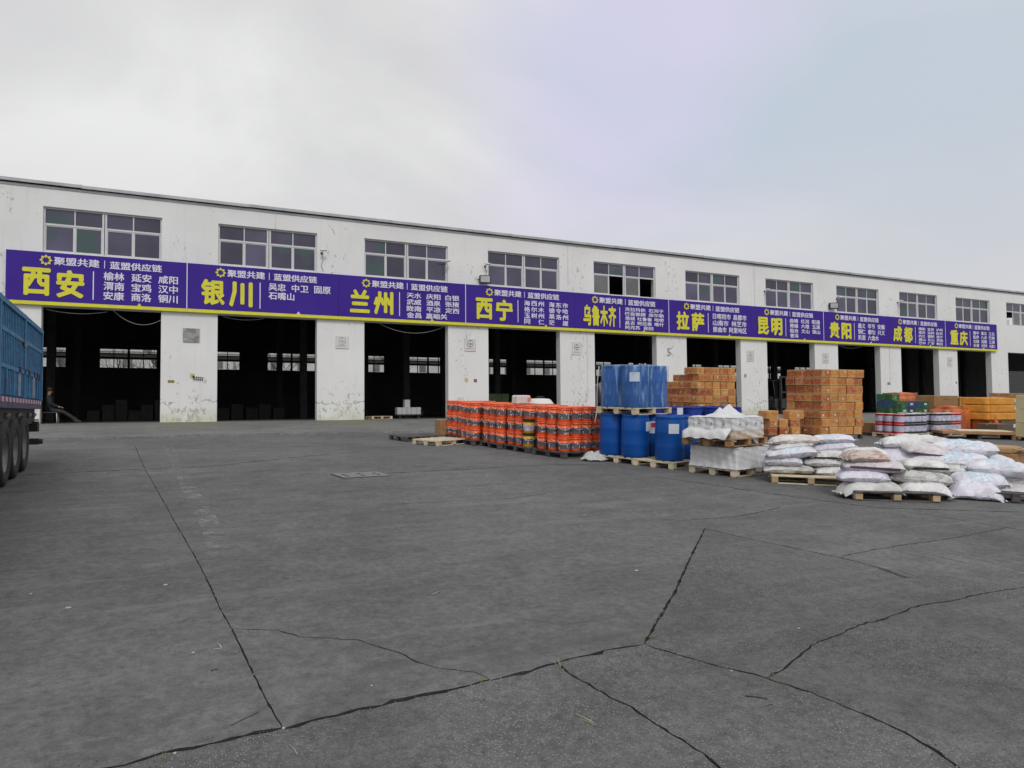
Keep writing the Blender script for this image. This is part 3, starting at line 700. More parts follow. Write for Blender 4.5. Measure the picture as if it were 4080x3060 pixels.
sticker(42.2, 3.17, .34, .22, M['poster'], 'white printed sticker on the pillar right of the eighth door')
sticker(29.75, 3.5, .16, .2, M['greyink'], 'small grey sticker on the pillar behind the carton stack', 12, False)
sticker(49.3, 3.3, .16, .16, M['greyink'], 'small grey sticker on the pillar right of the ninth door', 0, False)
def floodlight(x, z, label, ang=-15):
    e = empty('flood_light', T(x, D-.02, z) @ RZ(ang), label=label, cat='floodlight')
    MB().box(-.27, .27, -.30, -.12, -.19, .19).build('housing', M['dark'], e, bevel=.02)
    MB().box(-.22, .22, -.308, -.302, -.145, .145).build('glass_front', M['metal_grey'], e)
    MB().tube([(-.29, -.2, 0), (-.33, -.1, .0), (-.33, 0, .1)], .016).tube([(-.33, .0, .1), (-.25, 0, .45)], .013).build('bracket', M['dark'], e)
floodlight(13.30, 7.86, 'black floodlight with pale glass beside the fourth window')
floodlight(37.08, 7.97, 'black floodlight beside the eighth window', -30)
def camera_th(x, z, label, s=1):
    e = empty('security_camera', T(x, D-.01, z), label=label, cat='security camera')
    MB().lathe([(.045, -.13), (.05, -.12), (.05, .12), (.04, .13)], 12, 0, 'X', (0, -.28, .06)).build('camera_body', M['poster'], e)
    MB().lathe([(.042, .131), (.036, .15)], 12, 0, 'X', (0, -.28, .06)).build('lens', M['dark'], e)
    MB().tube([(0, 0, -.02), (0, -.12, -.04), (0, -.26, .02)], .018).build('arm', M['poster'], e)
    MB().lathe([(.06, -.03), (.06, 0)], 12, 0, 'Y', (0, .01, -.02)).build('wall_plate', M['dark'], e)
    MB().tube([(0, -.02, -.04), (.05, -.05, -.3), (-.03, -.03, -.55), (.06, -.02, -.8)], .008, 5).build('cable', M['dark'], e)
for x, z, w in [(5.64, 8.49, 'right of the second window'), (11.3, 8.52, 'left of the third window'), (13.35, 8.55, 'just above the floodlight by the fourth window'), (31.4, 8.55, 'left of the seventh window'), (43.3, 8.6, 'left of the ninth window'), (37.5, 8.48, 'above the floodlight by the eighth window')]:
    camera_th(x, z, f'white bullet security camera with hanging cable {w}')
for i, (xa, xb, sag, z, w) in enumerate([(-4.4, -2.4, .12, 5.50, 'left half of the first door'), (-2.2, -.56, .35, 5.56, 'right half of the first door'), (1.7, 3.3, .1, 5.53, 'second door'), (8.1, 11.4, .42, 5.6, 'third door, a deep sag'), (37.7, 39.8, .16, 5.55, 'eighth door')]):
    p = []
    for j in range(17):
        t = j/16; zz = z-4*sag*t*(1-t); zz -= .28*t if i == 1 else 0; p.append((xa+(xb-xa)*t, D+.1, zz))
    MB().tube(p, .007, 6).build('hanging_cable', M['cable'], None, label=f'thin white cable drooping under the board in the {w}', cat='cable')
# vertical conduits on the pillars
for x, z0, z1, w in [(12.35, 5.0, 5.6, 'above the clearest height limit poster'), (19.05, 2.2, 5.6, 'on the pillar right of the fourth door'), (42.35, 3.3, 5.6, 'on the pillar right of the eighth door'), (3.72, 9.34, 9.97, 'above the second window'), (17.95, 8.0, 9.97, 'right of the fourth window'), (30.6, 7.6, 9.97, 'right of the sixth window')]:
    MB().box(-.018, .018, -.028, 0, 0, z1-z0).build('conduit', M['poster'], None, T(x, D, z0), label=f'thin white wall conduit {w}', cat='conduit')
# roller shutter half down in the eleventh door
e = empty('roller_shutter', T(X0+10*P, D+.25, ZB), label='grey roller shutter lowered in the door at the far right', cat='roller shutter')
M['shut'] = mat('grey_shutter', (.045, .045, .05), .6, .15, 2)
for i in range(30): MB().box(.02, WD-.02, 0, .03, i*.1, i*.1+.092).build('slat', M['shut'], e)

# ------------------------------------------------------------------ pallets
def pallet(mw, label, mt, L=1.2, Wd=1.0, group='wooden pallets under the goods', dark_block=None, cat='pallet'):
    """origin at the centre of the footprint, long side along local X"""
    e = empty('pallet', mw, label=label, cat=cat, group=group); rg = random.Random(label)
    bl = dark_block or mt; me = _boxm(('b', L), .10, .13, .083, bl)
    for ix in (-1, 0, 1):
        for iy in (-1, 0, 1): link('block', me, e, T(ix*(L/2-.055), iy*(Wd/2-.07), .018))
    mr_ = _boxm(('r', L), L, .10, .017, mt)
    for iy in (-1, 0, 1): link('bottom_board', mr_, e, T(0, iy*(Wd/2-.07), 0))
    ms = _boxm(('s', Wd), .10, Wd, .017, mt)
    for ix in (-1, 0, 1): link('stringer_board', ms, e, T(ix*(L/2-.052), 0, .102))
    mt_ = _boxm(('t', L), L, .095, .018, mt)
    n = 7
    for i in range(n): link('deck_board', mt_, e, T(rg.uniform(-.004, .004), -Wd/2+.05+i*(Wd-.1)/(n-1), .120))
    return e
_bm = {}
def _boxm(key, sx, sy, sz, m, bev=.004):
    k = (key, m.name, sx, sy, sz)
    if k not in _bm: _bm[k] = box_mesh(m.name+'_piece', sx, sy, sz, m, bev)
    return _bm[k]

# ------------------------------------------------------------------ orange buckets
def label_band_mat(name, base, dash):
    m = mat(name, base, .5, .2, 9); n, l = m.node_tree.nodes, m.node_tree.links; b = n['Principled BSDF']; src = b.inputs['Base Color'].links[0].from_socket
    tcn = n.new('ShaderNodeTexCoord'); oi = n.new('ShaderNodeObjectInfo'); ad = n.new('ShaderNodeVectorMath'); ad.operation = 'ADD'; mp = n.new('ShaderNodeMapping'); mp.inputs['Scale'].default_value = (45, 45, 22)
    rot = n.new('ShaderNodeVectorRotate'); rot.rotation_type = 'Z_AXIS'; sc = n.new('ShaderNodeMath'); sc.operation = 'MULTIPLY'; sc.inputs[1].default_value = 6.28
    l.new(oi.outputs['Random'], sc.inputs[0]); l.new(sc.outputs[0], rot.inputs['Angle']); l.new(tcn.outputs['Object'], rot.inputs['Vector']); l.new(rot.outputs[0], mp.inputs[0])
    vo = n.new('ShaderNodeTexVoronoi'); vo.inputs['Scale'].default_value = 1; l.new(mp.outputs[0], vo.inputs['Vector']); sp = n.new('ShaderNodeSeparateColor'); l.new(vo.outputs['Color'], sp.inputs[0])
    big = n.new('ShaderNodeTexNoise'); big.inputs['Scale'].default_value = 9; l.new(rot.outputs[0], big.inputs['Vector'])
    mr = n.new('ShaderNodeMapRange'); mr.inputs[1].default_value = .62; mr.inputs[2].default_value = .68; l.new(sp.outputs[0], mr.inputs[0])
    m2 = n.new('ShaderNodeMapRange'); m2.inputs[1].default_value = .50; m2.inputs[2].default_value = .56; l.new(big.outputs[0], m2.inputs[0])
    mu = n.new('ShaderNodeMath'); mu.operation = 'MULTIPLY'; l.new(mr.outputs[0], mu.inputs[0]); l.new(m2.outputs[0], mu.inputs[1])
    mi = n.new('ShaderNodeMix'); mi.data_type = 'RGBA'; l.new(mu.outputs[0], mi.inputs[0]); l.new(src, mi.inputs[6]); mi.inputs[7].default_value = (*dash, 1); l.new(mi.outputs[2], b.inputs['Base Color'])
    return m
M['band'] = label_band_mat('bucket_label', (.125, .12, .135), (.75, .73, .78))
M['bandw'] = label_band_mat('tin_label', (.55, .55, .68), (.25, .25, .42))
def bucket_parts(body_m, lid_m, band_m, hm):
    b = MB().lathe([(.120, 0), (.123, .004), (.1405, .268)], 20).mesh('bucket_body', body_m)
    li = MB().lathe([(.146, .262), (.152, .266), (.152, .285), (.146, .289), (.146, .305), (.153, .309), (.155, .318), (.148, .326), (.13, .327), (.02, .327)], 20).mesh('bucket_lid', lid_m)
    la = MB().lathe([(.1275, .060), (.1365, .190)], 20, caps=False).mesh('bucket_label', band_m)
    p = []
    for j in range(13):
        t = math.pi*j/12; p.append((-.158*math.cos(t), -.02-.14*math.sin(t)**.7, .262-.105*math.sin(t)))
    h = MB().tube(p, .0042, 6).mesh('bucket_handle', hm)
    return b, li, la, h
bk_or = bucket_parts(M['orange'], M['orange'], M['band'], M['poster'])
M['bkyellow'] = mat('yellow_bucket', (.62, .36, .012), .4, .08); M['bkwhite'] = mat('white_bucket', (.42, .44, .46), .4, .08)
bk_ye = bucket_parts(M['bkyellow'], M['black'], M['band'], M['poster']); bk_wh = bucket_parts(M['bkyellow'], M['black'], M['bandw'], M['poster'])
LAY = ['bottom', 'middle', 'top']
PN = ['nearest', 'second nearest', 'middle', 'fourth nearest', 'farthest']
def bucket_pallet(cx, cy, a, pi):
    mw = yard(cx, cy, a)
    pallet(mw, f'flat dark grey pallet under the {PN[pi]} stack of orange buckets', M['wooddk'], 1.24, 1.2, 'dark pallets under the bucket stacks')
    rg = random.Random(pi)
    for L in range(3):
        for ix in range(4):
            for iy in range(3):
                if ix == 3 and iy == 2 and pi > 0: continue
                if ix > 1 and iy > 1: continue
                x = -.455+ix*.303+rg.uniform(-.008, .008); y = -.40+iy*.39+rg.uniform(-.012, .012); z = .14+L*.327
                ps = bk_or; kind = 'orange bucket'
                if pi == 1 and ix == 0 and iy == 0 and L < 2: ps = bk_wh if L == 1 else bk_ye; kind = 'printed yellow black lidded bucket' if L == 1 else 'plain yellow black lidded bucket'
                e = empty('bucket', mw @ T(x, y, z) @ RZ(rg.choice([0, 20, -35, 60, -60, 100, 180]) if rg.random() < .6 else rg.uniform(-30, 30)),
                          label=f'{kind}, {LAY[L]} layer, {ORD[ix]} across, {ORD[iy]} back, {PN[pi]} pallet', cat='bucket', group='orange buckets stacked three high' if ps is bk_or else 'black lidded buckets among the orange ones')
                link('body', ps[0], e); link('lid', ps[1], e); link('label', ps[2], e); link('handle', ps[3], e)
PAL = [(8.12, 13.93, 9), (7.98, 15.25, 4), (7.80, 16.35, 1), (7.60, 17.45, -3), (7.78, 19.0, 3)]
for i, (cx, cy, a) in enumerate(PAL): bucket_pallet(cx, cy, a, i)
# things on top of the buckets
mw = yard(7.98, 15.25, 4, 1.125)
e = empty('can_carton', mw @ T(-.28, .25, 0), label='pale ribbed plastic can with a label standing on the orange bucket lids', cat='can')
MB().box(-.20, .20, -.13, .13, 0, .22).build('can_body', M['poster'], e, bevel=.03)
rb = MB()
for i in range(6): rb.box(-.20+i*.07, -.17+i*.07, -.142, -.131, .02, .21)
rb.build('rib', M['poster'], e); MB().box(.10, .2, -.146, -.143, .07, .17).build('paper_label', M['redprint'], e)
e = empty('basin', mw @ T(.30, .28, .002), label='upturned white plastic basin lying on the orange bucket lids', cat='basin')
MB().lathe([(.34, 0), (.35, .015), (.32, .03), (.27, .10), (.22, .13), (.05, .14)], 28).build('basin_shell', M['poster'], e)
MB().tube([(-.12, 0, .14), (-.08, 0, .18), (.08, 0, .18), (.12, 0, .14)], .012).build('handle', M['dark'], e)
e = empty('cardboard_box', yard(7.12, 19.65, 5), label='tall brown carton standing left of the farthest orange buckets', cat='carton')
MB().box(-.14, .16, -.2, .2, 0, .55).build('carton_body', M['card'], e, bevel=.005); s_ = MB()
for i in range(5): s_.box(-.143, -.141, -.19, .19, .08+i*.1, .09+i*.1)
s_.build('strap', M['woodbr'], e)

# loose pallets by the buckets
pallet(yard(6.42, 17.75, 26), 'light new wooden pallet lying empty in front of the orange buckets', M['woodpale'], 1.2, 1.0, None)
pallet(yard(6.25, 19.3, 8), 'dark weathered pallet lying flat behind the light wooden pallet', M['wooddk'], 1.3, 1.1, None)

# ------------------------------------------------------------------ blue drums
def drum_mesh(m, h=.875, r=.29):
    return MB().lathe([(r*.93, 0), (r*.97, .03), (r, .09), (r, .25), (r*1.012, .27), (r, .29), (r, h*.62), (r*1.012, h*.64), (r, h*.66), (r*.985, h-.09), (r*.93, h-.045), (r*.955, h-.035), (r*.955, h-.006), (r*.93, h), (r*.90, h-.003), (r*.895, h-.03), (.02, h-.03)], 36).mesh('drum', m)
dm_b, dm_d = drum_mesh(M['blue']), drum_mesh(M['bluedk'])
dl = MB().lathe([(.293, .47), (.293, .66)], 60, caps=False)
def curved_label(w, h, r, z, m, name='paper_label'):
    n = 8; a = w/r/2; vs = []
    for j in range(n+1):
        t = -math.pi/2-a+2*a*j/n; vs += [(r*math.cos(t), r*math.sin(t), z), (r*math.cos(t), r*math.sin(t), z+h)]
    return MB().add(vs, [(2*j, 2*j+2, 2*j+3, 2*j+1) for j in range(n)], 0, True).mesh(name, m)
lab_m = curved_label(.21, .19, .2945, .54, M['paper']); lab_r = curved_label(.10, .10, .2955, .60, M['red'])
plug = MB().lathe([(.03, 0), (.03, .025)], 12).mesh('plug', M['black'])
def drum(mw, label, m, lab=None, group='blue plastic drums', lz=0):
    e = empty('drum', mw, label=label, cat='drum', group=group)
    link('drum_body', m, e); link('plug', plug, e, T(.13, .1, .846)); link('plug', plug, e, T(-.13, -.1, .846))
    if lab is not None: link('paper_label', lab_m, e, RZ(lab) @ T(0, 0, lz))
    return e
D1 = yard(8.80, 12.36, 14); D2 = yard(9.02, 11.42, 16)
pallet(D1, 'pale wooden pallet under the four blue drums that carry the wrapped ones', M['woodpale'], 1.14, 1.12)
pallet(D2, 'pale wooden pallet under the pair of blue drums nearest the camera', M['woodpale'], 1.15, 1.0)
for (x, y, lb, l) in [(-.295, -.29, 18, 'blue drum at the front corner under the wrapped drums, label turned right'), (-.30, .31, None, 'blue drum at the left rear under the wrapped drums'), (.30, -.28, -62, 'blue drum with red and white label half hidden behind the front drums'), (.31, .31, None, 'blue drum at the right rear corner under the wrapped drums')]:
    dr = drum(D1 @ T(x, y, .138), l, dm_b, lb)
    if lb == -62: link('red_label', lab_r, dr, RZ(-50)); link('paper_label', lab_m, dr, RZ(-62) @ T(0, 0, -.06))
for (x, y, lb, l) in [(-.24, -.16, -38, 'open blue drum with a square white label, nearest of the drums'), (.34, -.10, None, 'blue drum beside the nearest one, half hidden by the white wrapped load')]:
    drum(D2 @ T(x, y, .138), l, dm_b, lb)
U = D1 @ T(0, 0, 1.014)
pallet(U @ RZ(0), 'pale wooden pallet on top of the blue drums under the wrapped ones', M['woodpale'], 1.16, 1.10)
for (x, y, lb, l) in [(-.29, -.27, -52, 'film wrapped blue drum with a white label at the front of the upper pallet'), (-.29, .29, None, 'film wrapped blue drum at the left of the upper pallet'), (.29, -.27, None, 'film wrapped blue drum at the right front of the upper pallet'), (.29, .29, None, 'film wrapped blue drum at the rear of the upper pallet')]:
    drum(U @ T(x, y, .138), l, dm_b, lb, lz=.0)
# stretch film round them
def film_shell(prof_pts, zs, amp, m, seed, name, mw, label, cat='plastic film', top=True, group=None):
    """prof_pts: closed outline (x,y); zs: list of (z, scale); wrinkled skin"""
    rg = random.Random(seed); mb = MB(); n = len(prof_pts); vs = []
    ph = [rg.uniform(0, 6.28) for _ in range(8)]
    for (z, s) in zs:
        for j, (x, y) in enumerate(prof_pts):
            q = amp*(math.sin(j*.9+z*9+ph[0])*.5+math.sin(j*2.3-z*17+ph[1])*.5+math.sin(z*40+j*.3+ph[2])*.35)
            L = math.hypot(x, y); vs.append((x*s+x/L*q, y*s+y/L*q, z+amp*.6*math.sin(j*1.1+ph[3])))
    fs = [(i*n+k, i*n+(k+1) % n, (i+1)*n+(k+1) % n, (i+1)*n+k) for i in range(len(zs)-1) for k in range(n)]
    if top:
        vs.append((0, 0, zs[-1][0]-.01)); c = len(vs)-1; b = (len(zs)-1)*n; fs += [(b+k, b+(k+1) % n, c) for k in range(n)]
    mb.add(vs, fs, 0, True)
    return mb.build(name, m, None, mw, label=label, cat=cat, group=group)
def round_sq(hx, hy, r, n=10, step=.06):
    o = []
    for cx, cy, a0 in ((hx-r, hy-r, 0), (-hx+r, hy-r, 90), (-hx+r, -hy+r, 180), (hx-r, -hy+r, 270)):
        for j in range(n+1): a = R(a0+90*j/n); o.append((cx+r*math.cos(a), cy+r*math.sin(a)))
    o2 = []
    for a, b in zip(o, o[1:]+o[:1]):
        o2.append(a); L = math.dist(a, b)
        if L > .12:
            k = int(L/step); o2 += [(a[0]+(b[0]-a[0])*t/k, a[1]+(b[1]-a[1])*t/k) for t in range(1, k)]
    return o2
film_shell(round_sq(.60, .585, .30), [(.13, 1.0), (.2, .995), (.4, .985), (.6, .985), (.8, .99), (.93, .995), (.99, 1.0), (1.018, .985), (1.024, .8), (1.034, .5)], .012, M['film'], 2, 'stretch_film', U, 'translucent stretch film wrapped round the four upper blue drums')
# rope hanging from it
p = [(-.60, .46, 1.0), (-.635, .47, .7), (-.64, .48, .35), (-.63, .48, .14), (-.68, .46, -.05), (-.74, .44, -.20)]
MB().tube(p, .011, 6).build('rope', M['cable'], None, U, label='white cord hanging down the left edge of the wrapped drums', cat='rope')
# back row of darker drums
for b, (bx, by) in enumerate([(12.95, 16.15), (14.45, 16.15)]):
    mw = yard(bx, by, 1); pallet(mw, f'pallet under the {"left" if b == 0 else "right"} block of dark blue drums behind', M['woodbr'], 1.25, 1.2)
    for ix in range(2):
        for iy in range(2): drum(mw @ T(-.32+ix*.64, -.31+iy*.62, .138), f'dark blue drum in the back row, {"left" if b == 0 else "right"} pallet, {"left" if ix == 0 else "right"} {"front" if iy == 0 else "rear"}', dm_d, (0 if (b == 0 and ix == 0 and iy == 0) else None), 'dark blue drums in the back row', lz=.14)
# crumpled clear sheet at the foot of the drums
def crumple(name, sx, sy, h, seed, m, mw, label, cat, parent=None):
    rg = random.Random(seed); n = 26; vs = []; fs = []
    from mathutils import noise as nz
    off = Vector((seed*3.1, 0, 0))
    for i in range(n+1):
        for j in range(n+1):
            u, v = i/n*2-1, j/n*2-1; d_ = max(0, 1-(abs(u)**2.2+abs(v)**2.2)*.85); k = nz.noise(Vector((u*2.3, v*2.3, 0))+off); k2 = abs(nz.noise(Vector((u*6, v*6, 3))+off))
            z = max(.004, h*d_**.8*(.75+.55*k)+h*.28*k2*d_)
            vs.append((u*sx/2*(1+.12*k), v*sy/2*(1+.12*k2), z))
    for i in range(n):
        for j in range(n):
            u, v = (i+.5)/n*2-1, (j+.5)/n*2-1
            if u*u+v*v < 1.05: a = i*(n+1)+j; fs.append((a, a+n+1, a+n+2, a+1))
    return MB().add(vs, fs, 0, False).build(name, m, parent, mw, label=label, cat=cat)
crumple('plastic_sheet', .62, .55, .20, 4, M['plastic'], yard(8.10, 12.75, -30, .002), 'crumpled clear plastic sheet on the ground left of the blue drums', 'plastic sheet')

# ------------------------------------------------------------------ white wrapped pallets
WP = yard(9.33, 10.06, 14)
pallet(WP, 'wooden pallet with yellow blocks under the lower white wrapped load', M['woodpale'], 1.14, 1.02)
def wrapped(mw, hx, hy, h, peaks, m, label, seed, base_m=None, base_h=0):
    rg = random.Random(seed); o = round_sq(hx, hy, .05, 4, .02); n = len(o)
    e = empty('wrapped_load', mw, label=label, cat='wrapped load', group='white film wrapped loads')
    def shell(z0, z1, mt, name, flare=0, top=False):
        vs = []; rows = 9; ph = [rg.uniform(0, 6.28) for _ in range(4)]
        for i in range(rows+1):
            z = z0+(z1-z0)*i/rows
            for j, (x, y) in enumerate(o):
                q = .007*math.sin(j*.8+z*11+ph[0])+.006*math.sin(z*55+j*.25+ph[1])+flare*(1-i/rows)**4
                if base_h and z0 > .05: tt = x if abs(abs(y)-hy) < .02 else y; q -= .022*max(0, 1-abs(((tt/.175) % 1)-.5)*9)*min(1, max(0, (z1-z)*12))
                L = math.hypot(x, y); vs.append((x+x/L*q, y+y/L*q, z))
        fs = [(i*n+k, i*n+(k+1) % n, (i+1)*n+(k+1) % n, (i+1)*n+k) for i in range(rows) for k in range(n)]
        mb = MB().add(vs, fs, 0, True)
        mb.build(name, mt, e)
    if base_h: shell(0, base_h, base_m, 'wrapped_carton_base'); shell(base_h+.001, h, m, 'wrapped_side')
    else: shell(0, h, m, 'wrapped_side', .045)
    # loose film on top: soft crumpled humps with folds running off them
    N = 44; vs = []; fs = []
    from mathutils import noise as nz
    for i in range(N+1):
        for j in range(N+1):
            u, v = i/N*2-1, j/N*2-1; x, y = u*hx*1.012, v*hy*1.012; z = h
            for (px_, py_, ph_, pr) in peaks:
                dx, dy = x-px_, y-py_; dd = math.hypot(dx, dy*1.3)/pr; an = math.atan2(dy, dx)
                z += ph_*math.exp(-2.6*dd**1.5)*(1+.15*math.sin(an*4+seed+px_*9)*min(1, dd*2))
            edge = 1-max(abs(u), abs(v))**8
            z += (.06*abs(nz.noise(Vector((x*4, y*4, seed))))+.012*nz.noise(Vector((x*12, y*12, seed+3))))*edge
            vs.append((x+.02*nz.noise(Vector((x*6, y*6, 9)))*edge, y, z))
    for i in range(N):
        for j in range(N): a = i*(N+1)+j; fs.append((a, a+N+1, a+N+2, a+1))
    MB().add(vs, fs, 0, True).build('loose_film_top', m, e)
    return e
w1 = wrapped(WP @ T(0, 0, .139), .55, .50, .37, [(.40, -.12, .16, .38), (.5, .35, .10, .3)], M['filmw'], 'lower white film wrapped load standing on the pallet', 5)
UP = WP @ T(-.14, .02, .535) @ RX(-1.0)
pallet(UP, 'brown wooden pallet resting on the lower white wrapped load', M['woodbr'], 1.2, 1.05)
w2 = wrapped(UP @ T(.04, 0, .139), .52, .48, .37, [(.36, .16, .20, .36), (-.28, -.05, .11, .24), (-.02, .12, .12, .28), (.15, -.1, .06, .3)], M['filmw'], 'upper white wrapped load with loose film peaks over rows of white cans', 6, M['filmb'], .14)
for (fx, fy, ax_) in [(-.30, -.492, 0), (-.08, -.492, 0), (.22, -.492, 0), (.40, -.492, 0)]:
    z0 = .24; MB().add([(fx-.03, fy-.005, z0), (fx+.03, fy-.005, z0), (fx, fy-.005, z0+.055)], [(0, 1, 2)]).build('hazard_triangle', M['greyink'], w2)
for fy in (-.30, -.05, .22): MB().add([(-.533, fy+.03, .24), (-.533, fy-.03, .24), (-.533, fy, .295)], [(0, 1, 2)]).build('hazard_triangle', M['greyink'], w2)
tail = MB()
tl = [(-.52, .17), (-.60, .165), (-.66, .14), (-.69, .10), (-.71, .05), (-.72, .0)]
vs = []; fs = []; n = 16
for i in range(n+1):
    for j, (tx, tz) in enumerate(tl):
        yy = -.46+.92*i/n; vs.append((tx+.012*math.sin(i*1.7+j), yy, tz+.014*math.sin(i*1.3+j*2)+(.02*math.sin(i*.6) if j < 4 else 0)))
for i in range(n):
    for j in range(5): a = i*6+j; fs.append((a, a+1, a+7, a+6))
for k in (0, n): fs.append(tuple(k*6+j for j in range(6)))
tail.add(vs, fs, 0, True); tail.build('film_shoulder', M['filmw'], w2)

# ------------------------------------------------------------------ cartons
def fruit_mat(name, cardc, print_c, print2):
    m = mat(name, cardc, .75, .12, 4, rnd=.22); n, l = m.node_tree.nodes, m.node_tree.links; b = n['Principled BSDF']; src = b.inputs['Base Color'].links[0].from_socket
    tcn = n.new('ShaderNodeTexCoord'); oi = n.new('ShaderNodeObjectInfo')
    ad = n.new('ShaderNodeVectorMath'); ad.operation = 'ADD'; sc = n.new('ShaderNodeMath'); sc.operation = 'MULTIPLY'; sc.inputs[1].default_value = 11; l.new(oi.outputs['Random'], sc.inputs[0]); l.new(tcn.outputs['Object'], ad.inputs[0]); l.new(sc.outputs[0], ad.inputs[1])
    no = n.new('ShaderNodeTexNoise'); no.inputs['Scale'].default_value = 10; no.inputs['Detail'].default_value = 2; l.new(ad.outputs[0], no.inputs['Vector'])
    mr = n.new('ShaderNodeMapRange'); mr.inputs[1].default_value = .43; mr.inputs[2].default_value = .48; l.new(no.outputs[0], mr.inputs[0])
    se = n.new('ShaderNodeSeparateXYZ'); l.new(tcn.outputs['Object'], se.inputs[0])      # print stays clear of the top and bottom edge
    e1 = n.new('ShaderNodeMapRange'); e1.inputs[1].default_value = .035; e1.inputs[2].default_value = .05; l.new(se.outputs[2], e1.inputs[0])
    e2 = n.new('ShaderNodeMapRange'); e2.inputs[1].default_value = .215; e2.inputs[2].default_value = .20; l.new(se.outputs[2], e2.inputs[0])
    a = n.new('ShaderNodeMath'); a.operation = 'MULTIPLY'; l.new(e1.outputs[0], a.inputs[0]); l.new(e2.outputs[0], a.inputs[1])
    a2 = n.new('ShaderNodeMath'); a2.operation = 'MULTIPLY'; l.new(a.outputs[0], a2.inputs[0]); l.new(mr.outputs[0], a2.inputs[1])
    a3 = n.new('ShaderNodeMath'); a3.operation = 'MULTIPLY'; a3.inputs[1].default_value = .85; l.new(a2.outputs[0], a3.inputs[0])
    pc = n.new('ShaderNodeMix'); pc.data_type = 'RGBA'; l.new(oi.outputs['Random'], pc.inputs[0]); pc.inputs[6].default_value = (*print_c, 1); pc.inputs[7].default_value = (*print2, 1)
    mi = n.new('ShaderNodeMix'); mi.data_type = 'RGBA'; l.new(a3.outputs[0], mi.inputs[0]); l.new(src, mi.inputs[6]); l.new(pc.outputs[2], mi.inputs[7])
    # dark leaf-shaped spots
    vo = n.new('ShaderNodeTexVoronoi'); vo.inputs['Scale'].default_value = 9; l.new(ad.outputs[0], vo.inputs['Vector']); v = n.new('ShaderNodeMapRange'); v.inputs[1].default_value = .16; v.inputs[2].default_value = .12; l.new(vo.outputs['Distance'], v.inputs[0])
    v2 = n.new('ShaderNodeMath'); v2.operation = 'MULTIPLY'; l.new(v.outputs[0], v2.inputs[0]); l.new(a.outputs[0], v2.inputs[1])
    m3 = n.new('ShaderNodeMix'); m3.data_type = 'RGBA'; l.new(v2.outputs[0], m3.inputs[0]); l.new(mi.outputs[2], m3.inputs[6]); m3.inputs[7].default_value = (.13, .045, .02, 1)
    l.new(m3.outputs[2], b.inputs['Base Color']); return m
M['fruit_r'] = fruit_mat('printed_fruit_carton_red_shaded', (.44, .235, .10), (.36, .035, .02), (.50, .09, .03))
M['fruit_o'] = fruit_mat('printed_fruit_carton_orange', (.50, .29, .12), (.46, .08, .02), (.62, .24, .03))
CW, CD, CH = .345, .375, .255
cm = {k: {s: MB().box(-w/2, w/2, -d_/2, d_/2, 0, CH-.005).mesh('fruit_carton', M[k], .010) for s, (w, d_) in {'n': (CW-.014, CD-.014), 'w': (CW*1.5-.014, CD-.014)}.items()} for k in ('fruit_r', 'fruit_o')}
stk = MB().box(-.032, .032, -.003, 0, -.032, .032).mesh('sticker', M['sticker'])
def carton_stack(mw, nx, ny, nl, seed, where, group, skip=None, z0=.14):
    rg = random.Random(seed); RN = ['bottom']+[f'{ORD[i]} layer' for i in range(1, 20) if i < 12]
    for L in range(nl):
        for ix in range(nx):
            for iy in range(ny):
                if not (iy == 0 or ix == 0 or ix == nx-1): continue
                if skip and skip(ix, iy, L): continue
                front = iy == 0
                mk = 'fruit_o' if (front and rg.random() < .85) else ('fruit_r' if rg.random() < .85 else 'fruit_o')  # side columns mostly take the darker red copy: side shade put into the colour
                x = (ix+.5)*CW+rg.uniform(-.014, .014)+(.04 if L % 2 else 0); y = (iy+.5)*CD+rg.uniform(-.012, .012)-(.02 if L % 3 == 1 else 0)
                face = f'front column {ORD[ix]}' if front else (f'left side {ORD[iy]} back' if ix == 0 else f'right {ORD[iy]} back')
                lay = 'bottom layer' if L == 0 else ('top layer' if L == nl-1 else f'{ORD[L]} layer')
                o = link('carton', cm[mk]['n'], None, mw @ T(x, y, z0+L*CH) @ RZ(rg.uniform(-1.5, 1.5)))
                tag(o, f'{"orange" if mk == "fruit_o" else "red"} carton, {where}, {lay}, {face}', 'carton', group)
                if rg.random() < .22 and front: link('sticker', stk, o, T(rg.uniform(-.1, .12), -CD/2+.002, rg.uniform(.09, .2)))
                if rg.random() < .15 and ix == 0: link('sticker', stk, o, T(-CW/2+.002, rg.uniform(-.1, .1), rg.uniform(.09, .2)) @ RZ(-90))
SB = yard(17.93, 15.37, -4)
pallet(SB @ T(.86, .76, 0), 'dark pallet under the tall square stack of printed fruit cartons', M['wooddk'], 1.8, 1.55)
carton_stack(SB, 5, 4, 8, 21, 'tall stack', 'printed fruit cartons of the tall right stack')
SA = yard(16.6, 19.5, -2)
carton_stack(SA, 5, 8, 9, 22, 'stepped stack', 'printed fruit cartons of the stepped stack', skip=lambda ix, iy, L: L < 2 or (L == 8 and iy > 1) or (L == 7 and iy > 3) or (L >= 6 and iy > 5), z0=.0)
MB().box(.02, 1.70, .02, 2.95, .0, 2*CH-.004).build('covered_carton_base', M['card'], None, SA, bevel=.01, label='plain brown lower block of cartons under the stepped stack', cat='carton')
